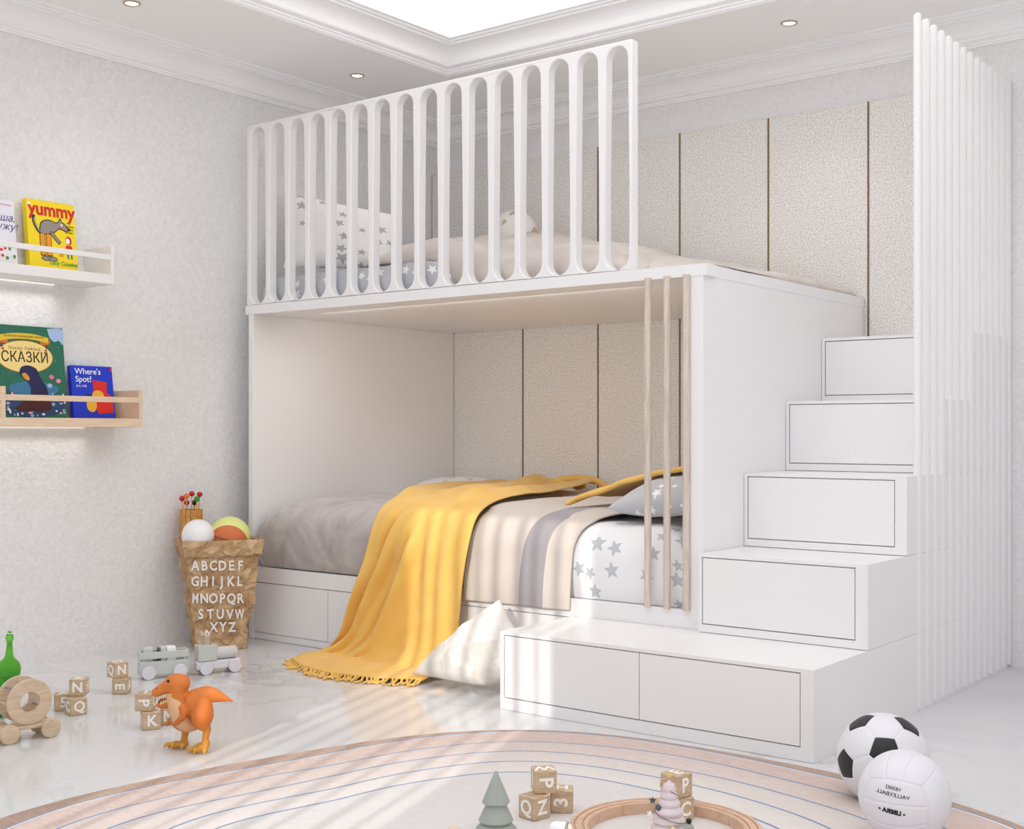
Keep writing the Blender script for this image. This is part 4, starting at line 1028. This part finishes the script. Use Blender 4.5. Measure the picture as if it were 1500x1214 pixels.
for k in range(40): blob(t, 'speck', P, ell(rnd.uniform(0.01, w_-0.01), rnd.uniform(0.12, h-0.01), 0.0012, 0.0012, 6), G(150, 200, 180), 0.0004, False)
# blue book
t, P, w_, h = book('picture_book', 'blue picture book with white title and red box drawing on birch ledge', 2.899, 3.094, 1.0005, 1.217, -4.510, -4.54, 0.024, G(20, 54, 204))
wt_ = G(240, 240, 240)
words(t, P, "Where's", 0.018, h*0.895, 0.035, wt_, align='LEFT', bold=0.0004); words(t, P, 'Spot?', 0.018, h*0.745, 0.035, wt_, align='LEFT', bold=0.0004); words(t, P, 'Eric Hill', 0.020, h*0.615, 0.015, wt_, align='LEFT')
rd = G(222, 40, 26)
blob(t, 'drawing', P, [(0.098, 0.160), (0.165, 0.152), (0.160, 0.108), (0.185, 0.09), (0.188, 0.025), (0.115, 0.018), (0.098, 0.055)], rd, 0.0006, False)
ye = G(236, 184, 50)
blob(t, 'drawing', P, ell(0.118, 0.095, 0.028, 0.022), ye, 0.0010, False); blob(t, 'drawing', P, ell(0.085, 0.055, 0.024, 0.030), ye, 0.0012, False)
blob(t, 'drawing', P, [(0.055, 0.075), (0.068, 0.10), (0.09, 0.092), (0.088, 0.075)], blk, 0.0014); blob(t, 'badge', P, [(w_-0.012, h-0.004), (w_-0.002, h-0.004), (w_-0.002, h-0.018), (w_-0.012, h-0.018)], rd, 0.0008, False)

# ------------------------------------------------------------------ TOY DINOSAURS (plain generic)
def skinmat(name, a, b, c=None, axis=2, lo=0.0, hi=0.1, sc=90):
    m = MT(name, srgb(*a), 0.5)
    sx = m.n('ShaderNodeSeparateXYZ'); m.l(m.co('Object'), sx.inputs[0])
    f = m.math('DIVIDE', m.math('SUBTRACT', sx.outputs[axis], lo), hi-lo, clamp=True)
    n = m.noise(sc, 4); f2 = m.math('ADD', f, m.math('MULTIPLY', m.math('SUBTRACT', n, 0.5), 0.35), clamp=True)
    m.color(m.ramp(f2, [(0.0, srgb(*a)), (0.55, srgb(*b)), (1.0, srgb(*(c or b)))]))
    v = m.n('ShaderNodeTexVoronoi', i_Scale=260.0); m.l(m.co('Object'), v.inputs['Vector']); m.bump(v.outputs['Distance'], 0.35, 0.0015)
    return m.m
def remesh(o, vox, sm=6):
    r = o.modifiers.new('remesh', 'REMESH'); r.mode = 'VOXEL'; r.voxel_size = vox; r.use_smooth_shade = True
    s = o.modifiers.new('smooth', 'SMOOTH'); s.factor = 0.5; s.iterations = sm
DT = 3.70; u_ = DT/F_PX            # metres per photo pixel at the orange toy
o0 = onD(283, 1097, DT); 
tr = thing('toy_dinosaur', 'orange toy tyrannosaur standing on the marble floor', 'toy', (o0.x, o0.y, 0), YAW)
def q(px, py, dy=0.0): return Vector(((px-278)*u_*(1+dy/DT)+dy*(278-750)/F_PX, dy, max(0.0, (1099-py)*u_+(0.0 if dy == 0 else -dy*0.25))))
bm = BM()
rtube(bm, spline([q(336, 1027), q(318, 1021), q(302, 1018), q(288, 1026), q(274, 1035), q(262, 1032), q(257, 1018), q(256, 1006)], 5),
      [0.0025, 0.004, 0.006, 0.009, 0.012, 0.015, 0.018, 0.020, 0.022, 0.024, 0.027, 0.030, 0.033, 0.036, 0.038, 0.040, 0.041, 0.042, 0.042, 0.041, 0.040, 0.039, 0.037, 0.036, 0.034, 0.032, 0.031, 0.030, 0.029, 0.029, 0.029, 0.029, 0.029, 0.030, 0.030, 0.030], 20)
# skull and upper jaw
rtube(bm, spline([q(259, 1001), q(248, 1002), q(237, 1007), q(224, 1014)], 5), [0.030, 0.031, 0.032, 0.032, 0.031, 0.030, 0.028, 0.026, 0.024, 0.022, 0.020, 0.019, 0.018, 0.017, 0.016, 0.015], 20, 0.85)
# lower jaw
rtube(bm, spline([q(254, 1016), q(246, 1028), q(236, 1033), q(228, 1033)], 5), [0.019, 0.019, 0.018, 0.018, 0.017, 0.016, 0.016, 0.015, 0.014, 0.013, 0.012, 0.0115, 0.011, 0.010, 0.0095, 0.009], 18, 0.8)
for sy, kx, fx in ((-0.030, 293, 295), (0.026, 262, 262)):
    rtube(bm, spline([q(kx, 1036, sy*0.8), q(kx-2, 1050, sy*1.15), q(kx+1, 1062, sy*1.1), q(kx+5, 1070, sy), q(kx+3, 1081, sy), q(kx+4, 1089, sy)], 4),
          [0.028, 0.031, 0.033, 0.034, 0.034, 0.033, 0.031, 0.028, 0.024, 0.020, 0.016, 0.0135, 0.012, 0.011, 0.0105, 0.010, 0.010, 0.0105, 0.011, 0.012, 0.012], 16)
    for tx, ty in ((-24, -0.010), (-12, -0.022), (3, -0.024)):
        f0 = q(fx+2, 1090, sy); f1 = Vector(((fx-278+tx*0.75)*u_+sy*(278-750)/F_PX, sy+ty*0.7, 0.010))
        rtube(bm, [f0, f0.lerp(f1, 0.55)+Vector((0, 0, 0.003)), f1], [0.010, 0.010, 0.008], 12)
# arms
for sy, ax in ((-0.036, 262), (0.034, 249)):
    rtube(bm, spline([q(ax, 1038, sy*0.85), q(ax+2, 1048, sy*1.1), q(ax-5, 1056, sy*1.15), q(ax-9, 1060, sy*1.0)], 4), [0.013, 0.0125, 0.012, 0.0115, 0.011, 0.010, 0.0095, 0.009, 0.0085, 0.008, 0.008, 0.0075, 0.007], 12)
ob = obj('body', bm, skinmat('orange hide', (206, 144, 44), (202, 108, 34), (214, 120, 44), 2, 0.02, 0.16), tr); remesh(ob, 0.0022, 4)
iv = plain('ivory claw', (214, 160, 60), 0.4); iv2 = plain('ivory tooth', (236, 220, 150), 0.35)
for sy, fx in ((-0.030, 295), (0.026, 262)):
    for tx, ty in ((-24, -0.010), (-12, -0.022), (3, -0.024)):
        c0 = Vector(((fx-278+tx*0.75)*u_+sy*(278-750)/F_PX, sy+ty*0.7, 0.011)); d_ = Vector((tx*0.02*u_*16, ty*0.5-0.003, 0))
        bm = BM(); rtube(bm, spline([c0-d_*0.1, c0+d_*0.55+Vector((0, 0, 0.004)), c0+d_*1.0+Vector((0, 0, -0.007))], 4), [0.0075, 0.007, 0.0065, 0.006, 0.005, 0.004, 0.003, 0.002, 0.001], 10); obj('claw', bm, iv, tr)
for k in range(8):
    a = k/7; p = q(lerp(226, 246, a), lerp(1024, 1018, a), -0.011-0.012*a)
    bm = BM(); tube(bm, [p+Vector((0, 0, 0.004)), p+Vector((-0.001, 0, -0.007))], [0.0028, 0.0004], 8); obj('tooth', bm, iv2, tr)
    p = q(lerp(230, 246, a), lerp(1030, 1023, a), -0.010-0.008*a)
    bm = BM(); tube(bm, [p+Vector((0, 0, -0.004)), p+Vector((0, 0, 0.006))], [0.0025, 0.0004], 8); obj('tooth', bm, iv2, tr)
bm = BM(); rtube(bm, spline([q(250, 1021), q(242, 1026), q(232, 1027)], 4), 0.011, 12, 0.7); obj('mouth_lining', bm, plain('mouth red', (150, 22, 40), 0.4), tr)
bm = BM(); rtube(bm, spline([q(248, 1020, -0.002), q(254, 1034, -0.014), q(258, 1046, -0.016), q(266, 1060, -0.010), q(280, 1064, -0.004)], 5), [0.020, 0.021, 0.022, 0.023, 0.024, 0.025, 0.026, 0.026, 0.027, 0.027, 0.027, 0.027, 0.026, 0.026, 0.025, 0.024, 0.023, 0.021, 0.019, 0.016, 0.013], 18); ob = obj('belly', bm, skinmat('pale belly', (212, 154, 104), (220, 174, 132), None, 2, 0.05, 0.12), tr)
for sy in (-1, 1):
    p = q(241, 998, sy*0.023); bm = BM(); ball(bm, p, 0.0042, 14); obj('eye', bm, plain('dark eye', (30, 16, 12), 0.2), tr)
    p = q(225, 1009, sy*0.011); bm = BM(); ball(bm, p, 0.0030, 12, (1, 0.6, 1)); obj('nostril', bm, plain('brown nostril', (150, 62, 30), 0.5), tr)
# green sauropod
GD = 4.12; g_ = GD/F_PX; go = onD(12, 1012, GD)
gs = thing('toy_dinosaur', 'green long-necked toy dinosaur standing behind the wooden spool toy', 'toy', (go.x, go.y, 0), YAW)
zb_ = lambda py: EYE+(HOR-py)*g_
def q2(px, py, dy=0.0): return Vector(((px-12)*g_*(1+dy/GD)+dy*(12-750)/F_PX, dy, max(0.0, zb_(py))))
bm = BM()
rtube(bm, spline([q2(14.5, 931, -0.045), q2(14, 945, -0.03), q2(13.5, 960, -0.03), q2(13, 975, -0.01), q2(12, 985, 0.03), q2(8, 990, 0.09), q2(4, 1000, 0.14), q2(2, 1012, 0.18)], 5),
      [0.0085, 0.0085, 0.0088, 0.009, 0.0095, 0.010, 0.0105, 0.011, 0.012, 0.013, 0.015, 0.018, 0.022, 0.028, 0.032, 0.035, 0.037, 0.038, 0.039, 0.039, 0.039, 0.038, 0.036, 0.033, 0.030, 0.026, 0.022, 0.019, 0.016, 0.014, 0.012, 0.010, 0.008, 0.006, 0.005, 0.004], 18)
rtube(bm, spline([q2(14, 925.5, -0.03), q2(14, 930, -0.045), q2(14, 933, -0.062)], 4), [0.0095, 0.0105, 0.0115, 0.0125, 0.0128, 0.013, 0.012, 0.0115, 0.010], 16)
for sx, sy in ((-0.022, 0.0), (0.026, 0.004), (-0.020, 0.085), (0.022, 0.09)):
    xo = sy*(12-750)/F_PX; rtube(bm, [(sx+xo, sy, zb_(995)), (sx*1.1+xo, sy-0.003, zb_(1015)), (sx*1.1+xo, sy-0.006, 0.013)], [0.018, 0.014, 0.0125], 14)
ob = obj('body', bm, skinmat('green hide', (40, 128, 20), (66, 160, 34), (96, 184, 48), 2, 0.0, 0.24), gs); remesh(ob, 0.0022, 4)
for s in (-1, 1):
    p = q2(14+s*2.9, 925, -0.052); bm = BM(); ball(bm, p, 0.0042, 14); obj('eye', bm, M['white'], gs)
    p = q2(14+s*2.9, 925.2, -0.0555); bm = BM(); ball(bm, p, 0.0025, 10); obj('pupil', bm, plain('dark pupil', (50, 20, 16), 0.3), gs)

# ------------------------------------------------------------------ THINGS ON THE RUG
sg = plain('sage satin paint', (160, 168, 160), 0.32)
gp = onD(726.5, 1200, 2.91)
t = thing('toy_tree', 'grey green wooden cone tree with three tiers standing on the rug', 'toy', (gp.x, gp.y, RZ))
k_ = 2.91/F_PX
def zpx(py, D): return EYE+(HOR-py)*D/F_PX-RZ
for (zb, zt_, rb, rt_) in ((zpx(1176, 2.91), zpx(1129, 2.91), 20.5*k_, 0.003), (zpx(1202.5, 2.91), zpx(1174, 2.91), 25.5*k_, 14*k_), (max(0.004, zpx(1227, 2.91)), zpx(1200, 2.91), 30*k_, 18*k_)):
    bm = BM(); lathe(bm, [(0, zb), (rb-0.003, zb), (rb, zb+0.0035), (rb-0.0008, zb+0.006), (lerp(rb, rt_, 0.96), zt_-0.003), (rt_*0.7, zt_), (0, zt_+(0.0015 if rt_ < 0.01 else 0))], 48); obj('tier', bm, sg, t)
bm = BM(); lathe(bm, [(0, 0), (0.016, 0), (0.016, 0.02), (0, 0.02)], 24); obj('base', bm, M['spoolwood'], t)
# little wooden peg peeking in at the bottom edge
pp = onD(665, 1221, 2.86)
t = thing('peg_doll', 'small round wooden knob at bottom edge of photo left of the cone tree', 'toy', (pp.x, pp.y, RZ))
zz = pp.z-RZ
bm = BM(); lathe(bm, [(0, 0), (0.016, 0), (0.017, 0.004), (0.012, max(0.006, zz-0.018)), (0, max(0.007, zz-0.017))], 28); obj('body', bm, sg, t)
bm = BM(); ball(bm, (0, 0, zz), 0.0205, 26, (1, 1, 0.9)); obj('head', bm, MT('pale skin wood', srgb(226, 204, 184), 0.5).m, t)
# track ring
tc = onD(975, 1200, 2.868)
t = thing('train_track', 'round wooden toy train track with two grooves on the rug', 'toy track', (tc.x, tc.y, RZ))
R_ = 0.221; th_ = 0.027; wv = 0.042
pr = [(R_-wv, 0), (R_, 0), (R_, th_-0.002), (R_-0.002, th_), (R_-0.009, th_), (R_-0.0095, th_-0.004), (R_-0.0135, th_-0.004), (R_-0.014, th_), (R_-0.028, th_), (R_-0.0285, th_-0.004), (R_-0.0325, th_-0.004), (R_-0.033, th_), (R_-wv+0.002, th_), (R_-wv, th_-0.002), (R_-wv, 0)]
NSEG = 8
for s in range(NSEG):
    bm = BM(); a0 = 2*PI*s/NSEG+0.35+0.003; a1 = 2*PI*(s+1)/NSEG+0.35-0.003; L_ = []
    for k in range(15):
        a = lerp(a0, a1, k/14); L_.append([bm.verts.new((r*math.cos(a), r*math.sin(a), z)) for r, z in pr[:-1]])
    for a, b in zip(L_, L_[1:]):
        n_ = len(a)
        for k in range(n_): bm.faces.new((a[k], a[(k+1) % n_], b[(k+1) % n_], b[k]))
    bm.faces.new(L_[0]); bm.faces.new(L_[-1][::-1]); bmesh.ops.recalc_face_normals(bm, faces=bm.faces)
    obj('track_piece', bm, M['trackwood'], t, ang=30)
# pink tree
PD = 2.86; kp = PD/F_PX; pc = onD(980, 1200, PD)
pk = MT('lilac pink glaze', srgb(222, 208, 212), 0.35).m
t = thing('toy_tree', 'pale pink tiered toy tree with star and hanging ornaments inside the track ring', 'toy', (pc.x, pc.y, RZ), YAW)
prof = [(0, 0.0)]
tiers = [(1228, 31), (1215, 27.5), (1203, 24), (1191, 21), (1179, 16.5), (1168, 13), (1158, 10.5)]
prof.append((tiers[0][1]*kp*0.9, 0.0))
for (py, r) in tiers:
    z = max(0.004, zpx(py, PD)); rr0 = r*kp
    prof += [(rr0*0.93, z-0.002), (rr0, z+0.003), (rr0*0.98, z+0.007), (rr0*0.86, z+0.012), (rr0*0.76, z+0.0155)]
zt_ = zpx(1143, PD)
prof += [(4.5*kp, zt_-0.006), (2.2*kp, zt_), (0, zt_+0.002)]
prof2 = [prof[0], prof[1]]; 
for p in prof[2:]:
    if p[1] > prof2[-1][1]-0.004: prof2.append(p)
bm = BM(); lathe(bm, prof2, 44); obj('cone', bm, pk, t)
def star_poly(r, n=5, k=0.45, rot=PI/2): return [((r if i % 2 == 0 else r*k)*math.cos(rot+PI*i/n), (r if i % 2 == 0 else r*k)*math.sin(rot+PI*i/n)) for i in range(2*n)]
def pl(px, py, dy): return Vector(((px-980)*kp, dy, zpx(py, PD)))
FM = lambda p: plane_mtx(p, (1, 0, 0), (0, 0, 1))
bm = BM(); prism(bm, star_poly(0.0085), -0.002, 0.002, FM(pl(980.5, 1135, 0))); obj('tree_star', bm, MT('pale gold', srgb(214, 196, 130), 0.4).m, t, bevel=0.0006)
bm = BM(); ball(bm, pl(963.5, 1180.5, -0.012), 0.0068, 18); obj('ornament', bm, M['slate'], t)
bm = BM(); ball(bm, pl(982.5, 1206, -0.040), 0.0062, 18); obj('ornament', bm, MT('pale yellow', srgb(226, 210, 150), 0.4).m, t)
bm = BM(); prism(bm, star_poly(0.009, rot=0.3), -0.003, 0.003, FM(pl(955.5, 1171, -0.006))); obj('ornament', bm, M['slate'], t, bevel=0.0006)
bm = BM(); prism(bm, star_poly(0.0085, rot=1.2), -0.003, 0.003, FM(pl(951, 1190, -0.010))); obj('ornament', bm, M['cream'], t, bevel=0.0006)
bm = BM()
g_pts = []
for k in range(70):
    a = k/69; z = lerp(zpx(1148, PD), zpx(1212, PD), a); rr1 = lerp(7, 30, a)*kp; an = PI+0.4+a*2*PI*1.6; g_pts.append((rr1*math.cos(an), rr1*math.sin(an), z))
tube(bm, g_pts, 0.0011, 6); obj('garland', bm, plain('grey cord', (120, 116, 112), 0.7), t)
bm = BM(); rtube(bm, spline([pl(976, 1140, -0.004), pl(968, 1141, -0.006), pl(966.5, 1150, -0.006)], 4), 0.0009, 6); obj('hook', bm, M['champagne'], t)
# green peg with dark head to its right
pp = onD(1009, 1202.5, 2.80)
t = thing('peg_doll', 'small sage green peg with black ball head right of the pink tree', 'toy', (pp.x, pp.y, RZ))
hz = pp.z-RZ
bm = BM(); lathe(bm, [(0, 0), (0.015, 0), (0.016, 0.003), (0.011, hz-0.012), (0.006, hz-0.006), (0, hz-0.005)], 28); obj('body', bm, sg, t)
bm = BM(); ball(bm, (0, 0, hz), 0.0065, 18); obj('head', bm, M['black'], t)
# white toy car end
pp = onD(822, 1214, 2.84)
t = thing('toy_car', 'small white rounded toy with black dot at bottom edge beside the track', 'toy', (pp.x, pp.y, RZ), YAW-0.25)
cz = max(0.02, pp.z-RZ)
bm = BM(); rtube(bm, [(-0.012, 0, cz), (0.010, 0, cz)], 0.0165, 24); obj('body', bm, M['white'], t)
bm = BM(); lathe(bm, [(0.0168, 0), (0.0172, 0.003), (0.0155, 0.006)], 28, (0.012, 0, cz), (1, 0, 0)); obj('rim', bm, M['champagne'], t, solid=0.001)
bm = BM(); ball(bm, (0.018, -0.013, cz-0.002), 0.0052, 14); obj('headlamp', bm, M['black'], t)
for sx in (-0.01, 0.012):
    bm = BM(); lathe(bm, [(0, -0.013), (0.0085, -0.013), (0.0085, 0.013), (0, 0.013)], 20, (sx, 0, 0.0087), (0, 1, 0)); obj('wheel', bm, M['black'], t)

# ------------------------------------------------------------------ BALLS
def soccer(r):
    ph = (1+5**0.5)/2; vs = []
    for a in (1, -1):
        for b in (1, -1): vs += [Vector((0, a, b*ph)), Vector((a, b*ph, 0)), Vector((b*ph, 0, a))]
    vs = [v.normalized() for v in vs]
    el = min((vs[0]-v).length for v in vs[1:]); faces = []
    nb = {i: [j for j in range(12) if j != i and (vs[i]-vs[j]).length < el*1.1] for i in range(12)}
    key = lambda i, j: vs[i].lerp(vs[j], 1/3)
    for i in range(12):
        c = vs[i]; X, Y, Z = frame_from(c); ps = [key(i, j) for j in nb[i]]; ps.sort(key=lambda p: math.atan2((p-c).dot(Y), (p-c).dot(X))); faces.append((ps, 1))
    for i in range(12):
        for j in nb[i]:
            for k in nb[i]:
                if i < j < k and k in nb[j]:
                    ps = [key(i, j), key(j, i), key(j, k), key(k, j), key(k, i), key(i, k)]; faces.append((ps, 0))
    bm = BM()
    for ps, mi in faces:
        c = sum(ps, Vector())/len(ps); n = len(ps); N = 9
        if (ps[1]-ps[0]).cross(ps[2]-ps[1]).dot(c) < 0: ps = ps[::-1]
        cache = {}
        for a in range(n):
            A, B = ps[a], ps[(a+1) % n]
            def vt(i, j):
                p = c+(A-c)*(i/N)+(B-c)*(j/N); d = (i+j)/N
                k_ = (round(p.x, 5), round(p.y, 5), round(p.z, 5))
                if k_ not in cache:
                    g = 1-0.010*sstep(0.90, 1.0, d); cache[k_] = bm.verts.new(p.normalized()*r*g)
                return cache[k_]
            for i in range(N):
                for j in range(N-i):
                    f = bm.faces.new((vt(i, j), vt(i+1, j), vt(i, j+1))); f.material_index = mi
                    if i+j < N-1: f = bm.faces.new((vt(i+1, j), vt(i+1, j+1), vt(i, j+1))); f.material_index = mi
    return bm
leather = MT('white ball leather', srgb(224, 224, 230), 0.42); leather.bump(leather.noise(500, 2), 0.1, 0.0005)
sc_ = Vector((-1.200, 3.077, 0.1155)); rs = 0.115
t = thing('soccer_ball', 'white soccer ball with black pentagons behind the volleyball', 'ball', sc_, math.atan2(-sc_.x, sc_.y))
# orient so a black pentagon faces the camera slightly up and right
bm = soccer(rs)
ph = (1+5**0.5)/2; v0 = Vector((0, 1, ph)).normalized()
tgt = Vector((0.04, -0.91, 0.41)).normalized()   # in local frame x right, -y to camera
v1 = Vector((1, ph, 0)).normalized()
t1 = Vector((-0.79, -0.61, -0.01)).normalized()
def tri(a, b):
    z = a.normalized(); x = (b-z*b.dot(z)).normalized(); return Matrix((x, z.cross(x), z)).transposed()
bm.transform((tri(tgt, t1) @ tri(v0, v1).transposed()).to_4x4())
obj('shell', bm, [leather.m, plain('black patch', (26, 26, 28), 0.45)], t)
vc = Vector((-1.059, 2.848, 0.1160))-FW*0.052+RT*-0.017; rv = 0.1025
t = thing('volleyball', 'white volleyball with black printing in front of the soccer ball', 'ball', vc, math.atan2(-vc.x, vc.y))
bm = BM(); ret = bmesh.ops.create_cube(bm, size=2)
bmesh.ops.subdivide_edges(bm, edges=bm.edges, cuts=71, use_grid_fill=True)
Rq = Matrix.Rotation(math.radians(-16), 3, 'Z') @ Matrix.Rotation(math.radians(12), 3, 'X')
for v in bm.verts:
    p = v.co.copy(); ax = max(range(3), key=lambda i: abs(p[i])); b_, c_ = p[(ax+1) % 3], p[(ax+2) % 3]
    d = 1-max(abs(b_), abs(c_))                      # distance to cube edge
    s_ = abs(abs(b_)-1/3)                            # strip seams
    g = min(d*1.0, s_) 
    k = 1-0.018*(1-sstep(0, 0.045, g))
    v.co = Rq @ (Vector((math.tan(p.x*PI/4), math.tan(p.y*PI/4), math.tan(p.z*PI/4))).normalized()*rv*k)
obj('shell', bm, leather.m, t, ang=180)
ink = plain('black ink', (30, 30, 34), 0.6)
for s, px, py, size, xs, bold in (('VB3002', 1310.5, 1138, 0.0105, 1.0, 0.0), ('VALLEYBALL', 1310, 1146.5, 0.0115, 1.12, 0.0), ('★', 1292, 1168, 0.012, 1, 0.0), ('LIBERA', 1308.5, 1170, 0.0135, 0.95, 0.0008), ('★', 1325, 1172, 0.012, 1, 0.0)):
    if s == '★':
        bmt = BM(); prism(bmt, star_poly(0.0034), 0, 0.0004)
    else: bmt = text_bm(s, size, 0.0004, bold=bold, xscale=-xs)
    bmesh.ops.triangulate(bmt, faces=bmt.faces)
    kx = 2.86/F_PX; cxp = 1325.5; cyp = 1163
    for v in bmt.verts:
        X2 = (px-cxp)*kx+v.co.x; Z2 = (cyp-py)*kx+v.co.y-(v.co.x)*0.10; h_ = v.co.z
        Y2 = -math.sqrt(max(1e-6, rv*rv-X2*X2-Z2*Z2)); P_ = Vector((X2, Y2, Z2)); v.co = P_.normalized()*(rv+0.0007+h_)
    bmesh.ops.recalc_face_normals(bmt, faces=bmt.faces)
    obj('printing', bmt, ink, t, smooth=False)
